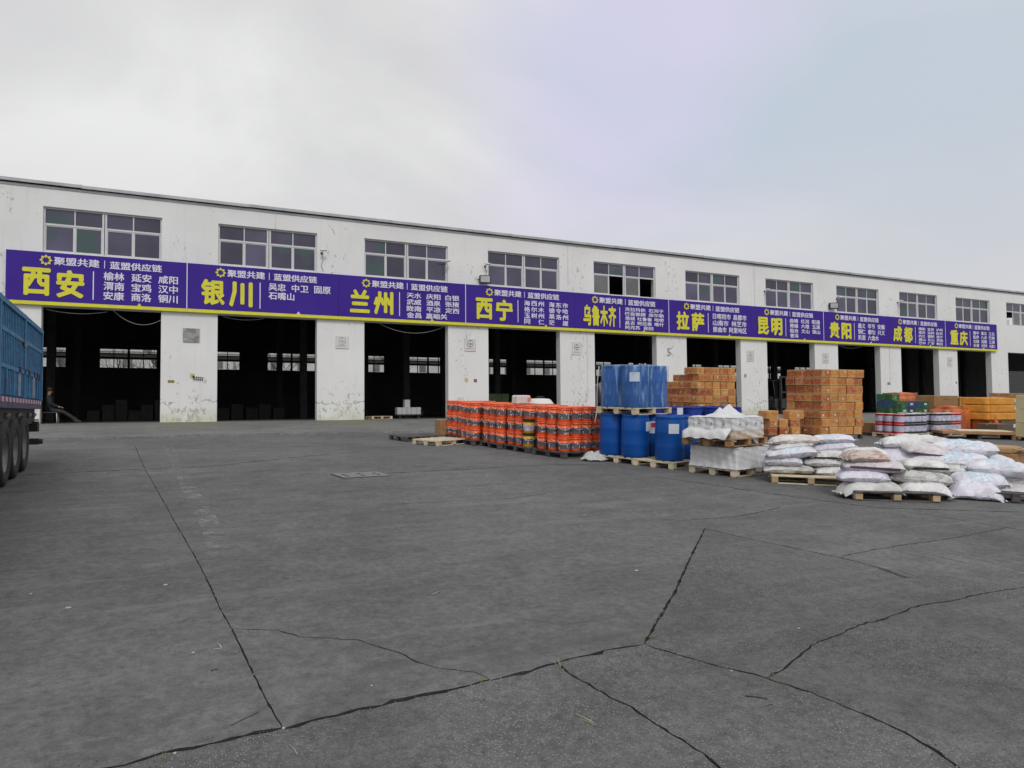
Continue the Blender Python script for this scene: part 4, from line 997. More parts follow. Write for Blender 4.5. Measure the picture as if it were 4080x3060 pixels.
# loose cluster
rg = random.Random(5)
CL = yard(16.35, 15.95, -8)
for i, (x, y, z, w, a, l) in enumerate([(.15, .15, .0, 'n', 0, 'bottom carton at the left end'), (.17, .14, CH, 'n', 3, 'second up at the left end'), (.14, .18, 2*CH, 'w', 12, 'wide carton on top at the left end'),
     (.56, .12, 0, 'n', -3, 'bottom carton in the middle'), (.55, .15, CH, 'n', 2, 'upper carton in the middle'), (.92, .05, 0, 'n', 5, 'bottom carton at the right end'), (.94, .08, CH, 'n', -4, 'second up at the right end'), (1.02, .12, 2*CH, 'w', -6, 'wide one on top at the right end'), (.55, .65, 0, 'w', 0, 'carton behind the middle one'), (.2, .62, CH, 'n', 0, 'carton behind the left end')]):
    o = link('carton', cm['fruit_o' if i % 3 else 'fruit_r'][w], None, CL @ T(x, y, z+.12) @ RZ(a)); tag(o, f'printed carton in the loose cluster, {l}', 'carton', 'loose printed fruit cartons')
    if i % 2: link('sticker', stk, o, T(.05, -CD/2+.002, .1))
pallet(CL @ T(.55, .35, 0), 'dark pallet under the low loose cluster of cartons', M['wooddk'], 1.3, 1.0)
# small crate by the tall stack
e = empty('slatted_crate', yard(21.45, 16.25, -3), label='small slatted wooden crate on feet right of the tall carton stack', cat='crate')
for i in range(7): MB().box(-.36+i*.105, -.28+i*.105, -.22, -.2, .10, .42).build('slat', M['woodbr'], e)
MB().box(-.36, .36, -.195, .22, .1, .44).build('crate_body', M['card'], e); mb = MB(); mb.box(-.34, -.22, -.2, .2, 0, .1); mb.box(.22, .34, -.2, .2, 0, .1); mb.build('foot', M['wooddk'], e)
o = MB().box(-.2, .2, -.2, .2, 0, .34).build('carton', M['cardlt'], None, yard(20.6, 16.9, 5), bevel=.01, label='plain light carton on the ground behind the small slatted crate', cat='carton')

# green and blue cartons
GB = yard(24.35, 17.25, -4); rg = random.Random(9)
pallet(GB @ T(.75, .5, 0), 'wooden pallet under the green and blue cartons', M['woodbr'], 1.6, 1.2)
gm = {'green': box_mesh('green_carton', .36, .36, .245, M['green'], .006), 'navy': box_mesh('blue_carton', .36, .36, .245, M['navy'], .006)}
lm_ = MB().box(-.07, .07, -.002, 0, -.035, .035).mesh('printed_mark', M['paper'])
for L in range(5):
    for ix in range(4):
        for iy in range(3):
            if not (iy == 0 or ix == 0): continue
            if L == 4 and (iy == 0 or ix > 1): 
                if not (iy == 1 and ix < 2): continue
            k = rg.choice(['green', 'navy']) if L != 2 else ('green' if rg.random() < .8 else 'navy')
            if L == 3: k = 'navy' if (ix+iy) % 3 else 'green'
            o = link('carton', gm[k], None, GB @ T(.2+ix*.365, .2+iy*.365, .14+L*.25) @ RZ(rg.uniform(-1.5, 1.5)))
            tag(o, f'{"green" if k == "green" else "dark blue"} carton, mixed stack, {"bottom" if L == 0 else ("top" if L == 4 else ORD[L]+" up")} layer, {ORD[ix]} across, {ORD[iy]} back', 'carton', 'green and blue cartons')
            if iy == 0 and rg.random() < .5: link('printed_mark', lm_, o, T(0, -.181, .13))
# tins
def tin(m_top, m_lab):
    return (MB().lathe([(.145, 0), (.150, .01), (.150, .055), (.148, .06), (.148, .31), (.150, .315), (.152, .345), (.146, .355), (.02, .35)], 18).mesh('tin_body', m_top),
            MB().lathe([(.1495, .075), (.1495, .275)], 18, caps=False).mesh('tin_label', m_lab), MB().lathe([(.147, .351), (.150, .357), (.14, .362), (.02, .36)], 18).mesh('tin_lid', M['poster']))
tin_r, tin_k = tin(M['red'], M['bandw']), tin(M['dark'], M['bandw'])
for pi, (bx, by, nx) in enumerate([(20.95, 14.85, 5), (22.95, 14.95, 5)]):
    mw = yard(bx, by, 4); pallet(mw @ T(.78, .48, 0), f'pale pallet under the {"left" if pi == 0 else "right"} block of paint tins', M['woodpale'], 1.6, 1.0)
    for L in range(2):
        for ix in range(nx):
            for iy in range(3):
                if iy and ix not in (0, nx-1): continue
                red = (ix == 0 or iy > 0) if pi == 0 else ix >= 3
                ps = tin_r if red else tin_k
                e = empty('paint_tin', mw @ T(.16+ix*.31, .16+iy*.32, .14+L*.319) @ RZ(random.uniform(0, 360)) @ Matrix.Diagonal((1, 1, .88, 1)), label=f'{"red" if red else "black"} banded paint tin, {"bottom" if L == 0 else "top"} layer, {ORD[ix]} across, {ORD[iy]} back, {"left" if pi == 0 else "right"} block', cat='paint tin', group='paint tins stacked two high')
                link('body', ps[0], e); link('label', ps[1], e); link('lid', ps[2], e)

# big cartons, wrapped parcels, boards at the right
def carton(mw, sx, sy, sz, m, label, marks=None, tape=True, group=None):
    e = empty('carton', mw, label=label, cat='carton', group=group)
    MB().box(-sx/2, sx/2, -sy/2, sy/2, 0, sz).build('carton_body', m, e, bevel=.008)
    if tape: MB().box(-sx/2-.001, sx/2+.001, -.03, .03, sz-.06, sz+.002).build('tape', M['cardlt'], e)
    if marks == 'arrows':
        t = MB()
        for q in range(3): x = -.12+q*.12; t.add([(x-.035, -sy/2-.002, sz-.16), (x+.035, -sy/2-.002, sz-.16), (x, -sy/2-.002, sz-.09)], [(0, 1, 2)])
        t.build('arrow_print', M['darkink'], e)
    if marks == 'block': MB().box(-.06, .06, -sy/2-.003, -sy/2-.0005, sz*.3, sz*.7).build('printed_block', M['darkink'], e)
    if marks == 'label': MB().box(-.3, .1, -sy/2-.003, -sy/2-.0005, sz*.5, sz*.75).build('paper_label', M['paper'], e)
    return e
carton(yard(26.9, 17.55, -3, .62), 1.35, .8, .72, M['card'], 'big brown carton with three arrow marks behind the orange bale', 'arrows')
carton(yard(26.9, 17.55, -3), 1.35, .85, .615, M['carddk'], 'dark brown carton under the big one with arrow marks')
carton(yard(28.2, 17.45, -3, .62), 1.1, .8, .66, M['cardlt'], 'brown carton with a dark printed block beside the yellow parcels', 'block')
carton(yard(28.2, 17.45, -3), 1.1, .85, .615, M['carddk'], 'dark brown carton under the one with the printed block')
def bale(mw, sx, sy, sz, m, label, seed, name='wrapped_parcel', cat='parcel', amp=.03, group=None, bev=.12):
    from mathutils import noise as nz
    bm = bmesh.new(); bmesh.ops.create_cube(bm, size=1); bmesh.ops.bevel(bm, geom=list(bm.edges), offset=bev, segments=2, affect='EDGES')
    bmesh.ops.subdivide_edges(bm, edges=bm.edges, cuts=6, use_grid_fill=True)
    for v in bm.verts:
        p = Vector((v.co.x*sx, v.co.y*sy, (v.co.z+.5)*sz)); k = nz.noise(p*3.5+Vector((seed, 0, 0)))*amp+nz.noise(p*9+Vector((0, seed, 0)))*amp*.5
        q = p-Vector((0, 0, sz/2)); v.co = p+q.normalized()*k
    me = bpy.data.meshes.new(name); bm.to_mesh(me); bm.free(); me.materials.append(m)
    for p in me.polygons: p.use_smooth = True
    return tag(link(name, me, None, mw), label, cat, group)
bale(yard(26.6, 18.9, -3, .2), 1.5, .9, 1.22, M['owrap'], 'tall orange wrapped bale rising behind the green and blue cartons', 3, cat='bale', name='wrapped_bale', amp=.05)
bale(yard(25.3, 15.95, -3, .0), 1.5, .8, .98, M['owrap'], 'crumpled orange wrapped bale behind the right block of tins', 4, cat='bale', name='wrapped_bale', amp=.06)
bale(yard(26.3, 15.3, 8, .0), 1.0, .8, .92, M['owrap'], 'low rust orange wrapped bale left of the yellow parcels', 7, cat='bale', name='wrapped_bale', amp=.07)
for i, l in enumerate(['lowest', 'middle', 'top']):
    o = bale(yard(27.75, 15.25, -3, .52+i*.265), 4.2, 1.0, .26, M['ywrap'], f'long yellow wrapped parcel, {l} of the three', 11+i, group='long yellow wrapped parcels', amp=.018, bev=.03)
    if i: MB().box(-.7, -.35, -.525, -.50, .09, .19).build('paper_label', M['paper'], o)
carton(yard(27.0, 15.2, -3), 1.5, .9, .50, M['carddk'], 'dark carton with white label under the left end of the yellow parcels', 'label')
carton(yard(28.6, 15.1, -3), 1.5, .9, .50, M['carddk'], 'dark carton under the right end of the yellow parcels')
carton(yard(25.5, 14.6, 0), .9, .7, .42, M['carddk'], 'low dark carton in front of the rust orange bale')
for i, (x, w, m, l) in enumerate([(27.3, 1.1, 'card', 'left'), (28.4, .9, 'cardlt', 'middle'), (29.3, .6, 'card', 'right')]):
    carton(yard(x, 15.1, -3, 1.33), w, .7, .14, M[m], f'flat brown carton on top of the yellow parcels, {l} one', group='flat cartons on the yellow parcels')
# flat board and open carton lying in front
e = empty('wooden_board_pallet', yard(23.5, 14.1, -38), label='flat pale board laid over a brown wooden skid in front of the yellow parcels', cat='pallet')
MB().box(-1.1, 1.1, -.5, .5, .16, .24).build('skid', M['card'], e); MB().box(-.6, 1.0, -.4, .45, .245, .27).build('board', M['woodpale'], e)
mb = MB()
for x in (-1.0, 0, 1.0): mb.box(x-.06, x+.06, -.45, .45, 0, .16)
mb.build('foot', M['wooddk'], e)
for i in range(6):
    carton(yard(24.15, 12.65, -4, .12+i*.0) @ T((i % 2)*.42, 0, (i//2)*.44), .41, .9, .43, M['cream'], f'cream carton at the right edge of the photo, {["lowest", "middle", "top"][i//2]} layer, {["left", "right"][i % 2]} one', None, False, 'cream cartons at the right edge')
pallet(yard(24.35, 12.65, -4), 'low skid under the cream cartons', M['woodbr'], 1.0, 1.0)
e = empty('carton', yard(15.55, 8.75, 20), label='open brown carton with a raised flap at the right edge behind the white sacks', cat='carton')
MB().box(-.45, .45, -.3, .3, 0, .30).build('carton_body', M['card'], e, bevel=.006)
MB().box(-.45, .45, -.46, -.295, .0, .012, mw=T(0, 0, .31) @ RX(-12)).build('flap', M['cardlt'], e); bale(yard(15.55, 8.75, 20, .30), .85, .55, .12, M['cardlt'], 'pale folded paper bundle lying on the open brown carton', 23, cat='bundle', name='paper_bundle', amp=.03)

# ------------------------------------------------------------------ sacks
def sack_mat(name, base, printc=None, kind=0, rough=.55):
    m = mat(name, base, rough, .14, 5, bump=.45, bscale=10, tint=((base[0]*.60, base[1]*.59, base[2]*.54), 3.5, .54, .74)); n, l = m.node_tree.nodes, m.node_tree.links; b = n['Principled BSDF']
    # sharp creases of woven cloth: ridged, stretched noise feeding the existing bump
    t2 = n.new('ShaderNodeTexCoord'); rn = n.new('ShaderNodeTexNoise'); rn.inputs['Scale'].default_value = 3.2; rn.inputs['Detail'].default_value = 2.5; rn.inputs['Distortion'].default_value = 1.1; l.new(t2.outputs['Object'], rn.inputs['Vector'])
    sb = n.new('ShaderNodeMath'); sb.operation = 'SUBTRACT'; sb.inputs[1].default_value = .5; l.new(rn.outputs[0], sb.inputs[0]); ab = n.new('ShaderNodeMath'); ab.operation = 'ABSOLUTE'; l.new(sb.outputs[0], ab.inputs[0])
    rm = n.new('ShaderNodeMapRange'); rm.inputs[2].default_value = .09; l.new(ab.outputs[0], rm.inputs[0]); b2 = n.new('ShaderNodeBump'); b2.inputs['Strength'].default_value = .42; b2.inputs['Distance'].default_value = .022
    l.new(rm.outputs[0], b2.inputs['Height']); l.new(b.inputs['Normal'].links[0].from_socket, b2.inputs['Normal']); l.new(b2.outputs[0], b.inputs['Normal'])
    if printc:
        src = b.inputs['Base Color'].links[0].from_socket; tcn = n.new('ShaderNodeTexCoord'); se = n.new('ShaderNodeSeparateXYZ'); l.new(tcn.outputs['Generated'], se.inputs[0])
        def op(o, a, b_):
            x = n.new('ShaderNodeMath'); x.operation = o
            for i, s in enumerate((a, b_)):
                if isinstance(s, (int, float)): x.inputs[i].default_value = s
                else: l.new(s, x.inputs[i])
            return x.outputs[0]
        def band(s, a, b_): return op('MULTIPLY', op('GREATER_THAN', s, a), op('LESS_THAN', s, b_))
        if kind == 0:      # block of pale print, broken into characters
            mp = n.new('ShaderNodeMapping'); mp.inputs['Scale'].default_value = (16, 9, 9); l.new(tcn.outputs['Generated'], mp.inputs[0]); vo = n.new('ShaderNodeTexNoise'); vo.inputs['Scale'].default_value = 1; vo.inputs['Detail'].default_value = 2; l.new(mp.outputs[0], vo.inputs['Vector'])
            f = op('MULTIPLY', op('MULTIPLY', band(se.outputs[0], .25, .72), band(se.outputs[1], .05, .7)), op('GREATER_THAN', vo.outputs[0], .48)); f = op('MULTIPLY', f, .75)
        elif kind == 1:    # patches all over
            vo = n.new('ShaderNodeTexNoise'); vo.inputs['Scale'].default_value = 5; vo.inputs['Detail'].default_value = 4; l.new(tcn.outputs['Generated'], vo.inputs['Vector'])
            mr = n.new('ShaderNodeMapRange'); mr.inputs[1].default_value = .5; mr.inputs[2].default_value = .6; l.new(vo.outputs[0], mr.inputs[0]); f = op('MULTIPLY', mr.outputs[0], .7)
        else:              # dark stripe along the side
            f = band(se.outputs[2], .28, .44); f = op('MULTIPLY', f, band(se.outputs[0], .12, .9))
        mi = n.new('ShaderNodeMix'); mi.data_type = 'RGBA'; l.new(f, mi.inputs[0]); l.new(src, mi.inputs[6]); mi.inputs[7].default_value = (*printc, 1); l.new(mi.outputs[2], b.inputs['Base Color'])
    return m
SM = {'w': sack_mat('white_woven_sack', (.70, .69, .70)), 'l': sack_mat('lavender_white_sack', (.70, .68, .78)), 'g': sack_mat('dusty_grey_sack', (.62, .62, .61)),
      'b': sack_mat('blue_printed_sack', (.70, .69, .76), (.42, .60, .70), 0), 'p': sack_mat('pink_floral_sack', (.66, .63, .62), (.58, .38, .40), 1), 'o': sack_mat('flower_printed_sack', (.66, .64, .62), (.60, .42, .33), 1),
      'k': sack_mat('black_banded_sack', (.66, .66, .65), (.035, .035, .035), 2), 'm': sack_mat('mauve_printed_sack', (.62, .58, .61), (.16, .09, .15), 2), 'r': sack_mat('rust_printed_sack', (.52, .46, .42), (.40, .14, .08), 1), 's': sack_mat('speckled_grey_sack', (.62, .62, .60), (.30, .29, .29), 1)}
from mathutils import noise as NZ
def sack(name_l, key, X, Y, Z, w, h, yaw=0, dep=.46, tilt=0, roll=0, drape=.035, ears=1, seed=None):
    """closed pillow with seams: flat seam ends with creases, Z is the centre height"""
    seed = seed if seed is not None else hash_(name_l)
    rg = random.Random(seed); nu, nv = 34, 22; off = Vector((seed % 97, (seed//7) % 89, 0)); vs = []
    hx, hy, hz = w/2*1.02, dep/2*1.08, h/2*1.04
    for side in (1, -1):
        for i in range(nu+1):
            for j in range(nv+1):
                u, v = i/nu*2-1, j/nv*2-1
                fu = max(0, 1-abs(u)**3.0); fv = max(0, 1-abs(v)**2.6); th = (fu*fv)**.48
                # puckers at the seams
                k = NZ.noise(Vector((u*1.3, v*1.3, side*2))+off); k2 = NZ.noise(Vector((u*5+0, v*3, side*5))+off)
                puck = .014*math.sin(v*13+seed)*max(0, abs(u)-.62)/.38*(th > 0)
                x = u*hx*(1-.05*abs(v)**2+.03*k)-(.04*w*(abs(u) > .97)*0); y = v*hy*(1-.12*abs(u)**3)+.015*k2
                z = side*hz*th*(1+.22*k+.10*k2)+puck-drape*max(0, abs(u)-.55)**1.5-drape*.8*max(0, -v-.6)**1.3
                cr = abs(NZ.noise(Vector((u*4.0+v*2.2, v*5-u*2, 9))+off)); z += side*(.013*min(1, cr*6)-.010)*min(1, th*3)
                cr2 = abs(NZ.noise(Vector((u*9-v*4, v*9+u*3, 4))+off)); z += side*.005*cr2*min(1, th*3)
                z += .02*math.sin(u*2.2+seed)*abs(u)
                vs.append((x, y, z))
    n1_ = (nu+1)*(nv+1); fs = []
    for s in (0, 1):
        for i in range(nu):
            for j in range(nv):
                a = s*n1_+i*(nv+1)+j; q = (a, a+nv+1, a+nv+2, a+1); fs.append(q if s == 0 else q[::-1])
    mb = MB().add(vs, fs, 0, True)
    me = mb.mesh('sack', SM[key], recalc=False)
    bm = bmesh.new(); bm.from_mesh(me); bmesh.ops.remove_doubles(bm, verts=bm.verts, dist=.0012); bmesh.ops.recalc_face_normals(bm, faces=bm.faces); bm.to_mesh(me); bm.free()
    mwx = T(X, Y, Z) @ RZ(yaw+rg.uniform(-8, 8)) @ RX(tilt+rg.uniform(-4, 3)) @ RY(roll+rg.uniform(-5, 5))
    o = link('sack', me, None, mwx); tag(o, name_l, 'sack', 'filled sacks piled on pallets')
    # stitched seam end with loose tuft
    if ears:
        for sgn in ((-1, 1) if ears == 2 else (rg.choice((-1, 1)),)):
            p = []; f2 = []; m_ = 9
            for i in range(m_):
                t = i/(m_-1)*2-1
                for q in range(3):
                    x = sgn*(hx*.985+.022*q+.006*math.sin(i*2.4+q)); p.append((x, t*hy*.86, puckz(t, seed)+.010*math.sin(i*1.9+seed+q)-drape*.30-.006*q))
            for i in range(m_-1):
                for q in range(2): a = i*3+q; f2.append((a, a+1, a+4, a+3))
            MB().add(p, f2, 0, True).build('seam', SM[key], o)
    return o
def puckz(t, seed): return .010*math.sin(t*13+seed)
def hash_(s):
    h = 7
    for c in s: h = (h*31+ord(c)) % 100003
    return h
# three pallets
PL_ = yard(9.55, 8.72, -43); PM_ = yard(9.28, 6.95, -33)
pallet(PL_ @ T(.20, .0, 0), 'light wooden pallet with open side under the left pile of sacks', M['woodpale'], 1.22, .95, dark_block=M['wood'])
pallet(PM_ @ T(.12, .06, 0), 'pallet with three yellow block ends under the front pile of sacks', M['wooddk'], 1.14, .84, dark_block=M['wood'])
pallet(yard(11.55, 7.55, -40), 'dark pallet under the highest pile of sacks at the rear', M['wooddk'], 1.5, 1.1)
pallet(yard(11.05, 6.15, -52), 'dark pallet under the right hand pile of sacks', M['wooddk'], 1.3, 1.0)
VY = -40     # long side of most sacks faces the camera
for (l, k, X, Y, Z, w, h, yw, kw) in [
 ('speckled sack with faint orange print at the bottom left of the left pile', 's', 9.42, 8.76, .565, .80, .16, VY, {}),
 ('plain white sack at the bottom right of the left pile', 'w', 10.02, 8.36, .545, .66, .17, VY+4, {}),
 ('rounded white sack second from the bottom at the left of the left pile', 'l', 9.36, 8.80, .70, .60, .19, VY-4, dict(ears=0)),
 ('grey speckled sack second from the bottom at the right of the left pile', 's', 9.95, 8.48, .68, .74, .15, VY+3, {}),
 ('white sack with blue print and a twisted end, third up on the left pile', 'b', 9.43, 8.72, .845, .80, .19, VY+2, dict(ears=2)),
 ('grey sack with a black lower band at the right of the left pile', 'k', 10.07, 8.44, .80, .70, .19, VY-6, {}),
 ('white sack above the black banded one on the left pile', 'l', 10.14, 8.50, .93, .76, .17, VY, dict(ears=2)),
 ('grey folded sack under the floral one on the left pile', 'g', 9.50, 8.78, .95, .66, .16, VY+5, {}),
 ('floral sack with an orange spot on top of the left pile', 'o', 9.57, 8.76, 1.05, .76, .18, VY+3, {}),
 ('white sack with pale blue print on top right of the left pile', 'b', 10.17, 8.50, 1.06, .68, .16, VY-4, dict(ears=2)),
 ('white sack at the rear of the left pile', 'w', 9.95, 9.15, .60, .80, .18, VY, {}), ('grey sack at the rear of the left pile, upper one', 'g', 9.9, 9.1, .80, .80, .18, VY, {}),
 ('grey sack with drooping ends at the bottom left of the front pile', 'g', 9.15, 7.00, .455, .84, .18, -33, dict(drape=.22, ears=2)),
 ('white sack hanging over the edge at the bottom right of the front pile', 'w', 9.79, 6.66, .43, .74, .18, -33, dict(drape=.24, ears=2)),
 ('smooth white sack at the left of the front pile, second up', 'l', 9.10, 7.08, .60, .68, .18, -31, dict(drape=.05)),
 ('speckled grey sack with a pink end, second up at the right of the front pile', 's', 9.85, 6.74, .585, .84, .22, -34, dict(drape=.10, ears=2)),
 ('mauve sack with a black lettered band in the front pile', 'm', 9.24, 7.03, .74, .82, .20, -35, dict(ears=2)),
 ('grey sack with a dark stripe on top right of the front pile', 'k', 9.95, 6.75, .735, .66, .19, -30, {}),
 ('rust and brown printed sack on top left of the front pile', 'r', 9.17, 7.08, .88, .56, .17, -32, {}),
 ('pale torn sack behind the rust printed one', 'w', 9.50, 7.36, .90, .60, .17, -36, {}),
 ('white sack at the rear of the front pile', 'w', 9.75, 7.35, .55, .9, .2, -33, {}), ('grey sack at the rear of the front pile, upper one', 'g', 9.8, 7.3, .72, .8, .2, -33, {}),
 ('large smooth white sack leaning at the left of the rear pile', 'l', 10.93, 7.62, .70, .86, .26, -36, dict(tilt=38, dep=.62, ears=2)),
 ('white sack with a folded corner, top left of the rear pile', 'w', 11.06, 7.85, 1.0, .62, .20, -32, dict(ears=2)),
 ('grey white sack on the very top of the rear pile', 'g', 11.48, 7.72, 1.02, .90, .21, -40, {}),
 ('sack with a mauve and black band high on the rear pile', 'm', 11.13, 7.46, .90, .72, .20, -38, dict(tilt=12)),
 ('bulging white sack with blue print, top right of the rear pile', 'b', 11.72, 7.22, .92, .96, .26, -43, dict(roll=6)),
 ('small white sack half way up the rear pile', 'l', 11.15, 7.45, .76, .60, .18, -38, {}),
 ('white sack with blue lettering across the middle of the rear pile', 'b', 11.40, 7.12, .75, .86, .22, -42, dict(tilt=10)),
 ('blue printed white sack at the right shoulder of the rear pile', 'b', 12.25, 7.18, .71, .80, .22, -46, dict(roll=8)),
 ('grey sack with black mesh half way down the rear pile', 'k', 11.70, 7.12, .585, .80, .18, -40, {}),
 ('grey creased sack low in the rear pile', 'g', 11.22, 7.12, .585, .58, .18, -36, {}),
 ('grey white sack at the foot of the rear pile', 'w', 11.20, 7.15, .43, .66, .20, -36, {}),
 ('grey sack at the left foot of the rear pile', 'g', 11.05, 7.80, .50, .8, .2, -36, {}), ('white sack low at the back of the rear pile', 'w', 11.9, 7.7, .52, .9, .22, -40, {}), ('grey sack buried in the rear pile', 'g', 11.7, 7.6, .75, .9, .22, -40, {}), ('white sack low at the right of the rear pile', 'w', 12.1, 7.3, .52, .9, .22, -44, {}),
 ('blue printed white sack on top of the right pile', 'b', 11.08, 6.28, .665, .88, .23, -48, dict(ears=2)),
 ('pale blue lettered sack at the left of the right pile', 'b', 10.70, 6.38, .52, .66, .22, -46, dict(tilt=14)),
 ('flower speckled sack under the top one of the right pile', 'p', 11.28, 6.25, .50, .72, .20, -48, {}),
 ('white sack drooping over the left edge of the right pile', 'l', 10.52, 6.34, .375, .70, .22, -46, dict(drape=.30, ears=2)),
 ('white sack with a fringed end drooping at the right of the right pile', 'w', 11.08, 6.12, .355, .74, .23, -50, dict(drape=.22, ears=2)),
 ('grey sack at the back of the right pile', 'g', 11.4, 6.55, .40, .9, .22, -50, {}),
 ]:
    sack(l, k, X, Y, Z, w, h, yw, **kw)
# cords dangling from sacks
for i, (x, y, z, w) in enumerate([(10.03, 6.42, .42, 'right end of the front pile'), (8.93, 7.25, .45, 'left end of the front pile'), (10.98, 5.80, .36, 'right pile')]):
    MB().tube([(x, y, z), (x+.01, y-.01, z-.08), (x-.005, y-.015, z-.15), (x-.03, y-.02, z-.165)], .005, 5).build('cord', M['cable'], None, label=f'short white cord dangling from a sack at the {w}', cat='cord')

# ------------------------------------------------------------------ cargo trailer at the left
TR = T(-2.43, 16.7, 0) @ RZ(2.5)      # origin: rear right corner on the ground, body runs to -Y (local) and -X
e = empty('cargo_trailer', TR, label='blue high sided cargo trailer with ribbed walls backed towards the first door', cat='trailer')
LEN, BW, Z0, Z1 = 12.0, 2.45, 1.82, 3.28
MB().box(-BW, -.06, -LEN, 0, Z0+.06, Z1-.08).build('side_panel', M['trblue'], e)
MB().box(-BW-.02, .0, -LEN, .02, Z0-.12, Z0+.05).build('sill', M['trpurple'], e)
rib = MB().box(-.028, .028, 0, .055, 0, 1).mesh('rib', M['trbluelt']); n = 0
zr = [(Z0+.07, 2.27), (2.36, 2.80), (2.88, Z1-.09)]
for za, zb in zr:
    i = 0
    while i*.155 < LEN-.2:
        y = -.10-i*.155
        if i < 60: link('rib', rib, e, T(-.06, y, za) @ RZ(-90) @ Matrix.Diagonal((1, 1, zb-za, 1)))
        i += 1
for z in (2.315, 2.84): MB().box(-.06, .005, -LEN, .0, z-.035, z+.03).build('rail', M['trbluelt'], e)
MB().box(-.10, .02, -LEN, .02, Z1-.08, Z1).build('top_rail', M['trbluelt'], e)
MB().box(-BW-.02, -.11, -.06, .02, Z1-.08, Z1).build('top_rail', M['trbluelt'], e)
for y in (-.05, -2.45, -4.9, -7.3, -9.7, -11.9): MB().box(-.07, .018, y-.06, y+.06, Z0+.05, Z1+.01).build('post', M['trbluelt'], e)
for y in (-.42, -.78, -1.22, -1.9, -3.0, -3.6, -4.3): MB().box(-.01, .014, y-.03, y+.03, Z0+.08, 2.30).build('latch_bar', M['stripe'] if y < -1.1 and y > -1.3 or y == -3.0 else M['trbluelt'], e)
for i, y in enumerate((-.42, -.78, -1.22, -1.9, -2.45, -3.0)): MB().box(-.01, .03, y-.05, y+.05, 2.28, 2.37).build('hinge', M['trpurple'], e)
MB().box(.018, .024, -2.62, -2.30, 2.74, 2.83).build('plate', M['rim'], e)
i = 0; y = -.05
while y > -9:
    MB().box(.001, .005, y-.16, y, Z0-.03, Z0+.04).build('reflector', M['stripe' if i % 2 == 0 else 'stripered'], e); y -= .17; i += 1
MB().box(-BW+.1, -.10, -LEN, -.05, 1.42, Z0-.12).build('chassis', M['dark'], e)
mb = MB()
for y in (-.4, -1.1, -2.4, -3.6, -4.6, -5.4, -6.5): mb.tube([(-.10, y, 1.54), (-.05, y, 1.62)], .035)
mb.build('side_lamp', M['rim'], e)
MB().box(-.55, -.02, -.36, -.06, 1.26, 1.46).build('mudflap', M['black'], e)
MB().box(-BW, -.02, -.12, -.02, 1.0, 1.12).build('rear_bumper', M['dark'], e); MB().tube([(-.1, -.05, 1.06), (.04, -.05, 1.06)], .05).build('tail_lamp', M['black'], e)
MB().tube([(-.2, -.1, 1.49), (-.02, -.1, 1.49)], .02).build('hook', M['stripe'], e)
tyre = MB().lathe([(.30, -.11), (.36, -.14), (.46, -.145), (.505, -.13), (.525, -.09), (.52, -.03), (.51, -.028), (.51, -.018), (.522, -.016), (.522, .016), (.51, .018), (.51, .028), (.52, .03), (.525, .09), (.505, .13), (.46, .145), (.36, .14), (.30, .11)], 36, 0, 'X', caps=False).mesh('tyre', M['black'])
rimm = MB().lathe([(.305, .105), (.29, .11), (.28, .02), (.24, -.04), (.12, -.05), (.10, .03), (.07, .05), (.01, .05)], 28, 0, 'X', caps=False).mesh('rim', M['rim'])
nuts = MB()
for j in range(8): a = 2*math.pi*j/8; nuts.lathe([(.016, -.05), (.016, -.01)], 6, 0, 'X', (0, .17*math.cos(a), .17*math.sin(a)))
nuts = nuts.mesh('wheel_nut', M['dark'])
for y in (-1.88, -2.90, -3.92):
    wz = gz(16.7+y)+.487
    for x in (-.17, -.50, -BW+.50, -BW+.17):
        w = link('wheel', None, e, T(x, y, wz) @ Matrix.Diagonal((1, .925, .925, 1))); link('tyre', tyre, w); link('rim', rimm, w, T(.015, 0, 0) if x > -1 else T(-.015, 0, 0) @ RZ(180))
        if x == -.17: link('wheel_nut', nuts, w, T(.02, 0, 0))
    MB().box(-1.1, -.9, y-.4, y+.4, wz+.45, 1.44).build('spring', M['dark'], e); MB().tube([(-BW+.2, y, wz), (-.2, y, wz)], .07).build('axle', M['dark'], e)
mb = MB(); mb.box(-.5, -.38, -9.6, -9.5, .35, 1.45); mb.box(-BW+.38, -BW+.5, -9.6, -9.5, .35, 1.45); mb.box(-.56, -.32, -9.66, -9.44, .29, .35); mb.box(-BW+.32, -BW+.56, -9.66, -9.44, .29, .35); mb.build('landing_leg', M['dark'], e)
# tractor unit ahead of it
e = empty('lorry_tractor', yard(-3.85, 4.4, 0), label='blue lorry tractor in front of the cargo trailer', cat='lorry') if False else None

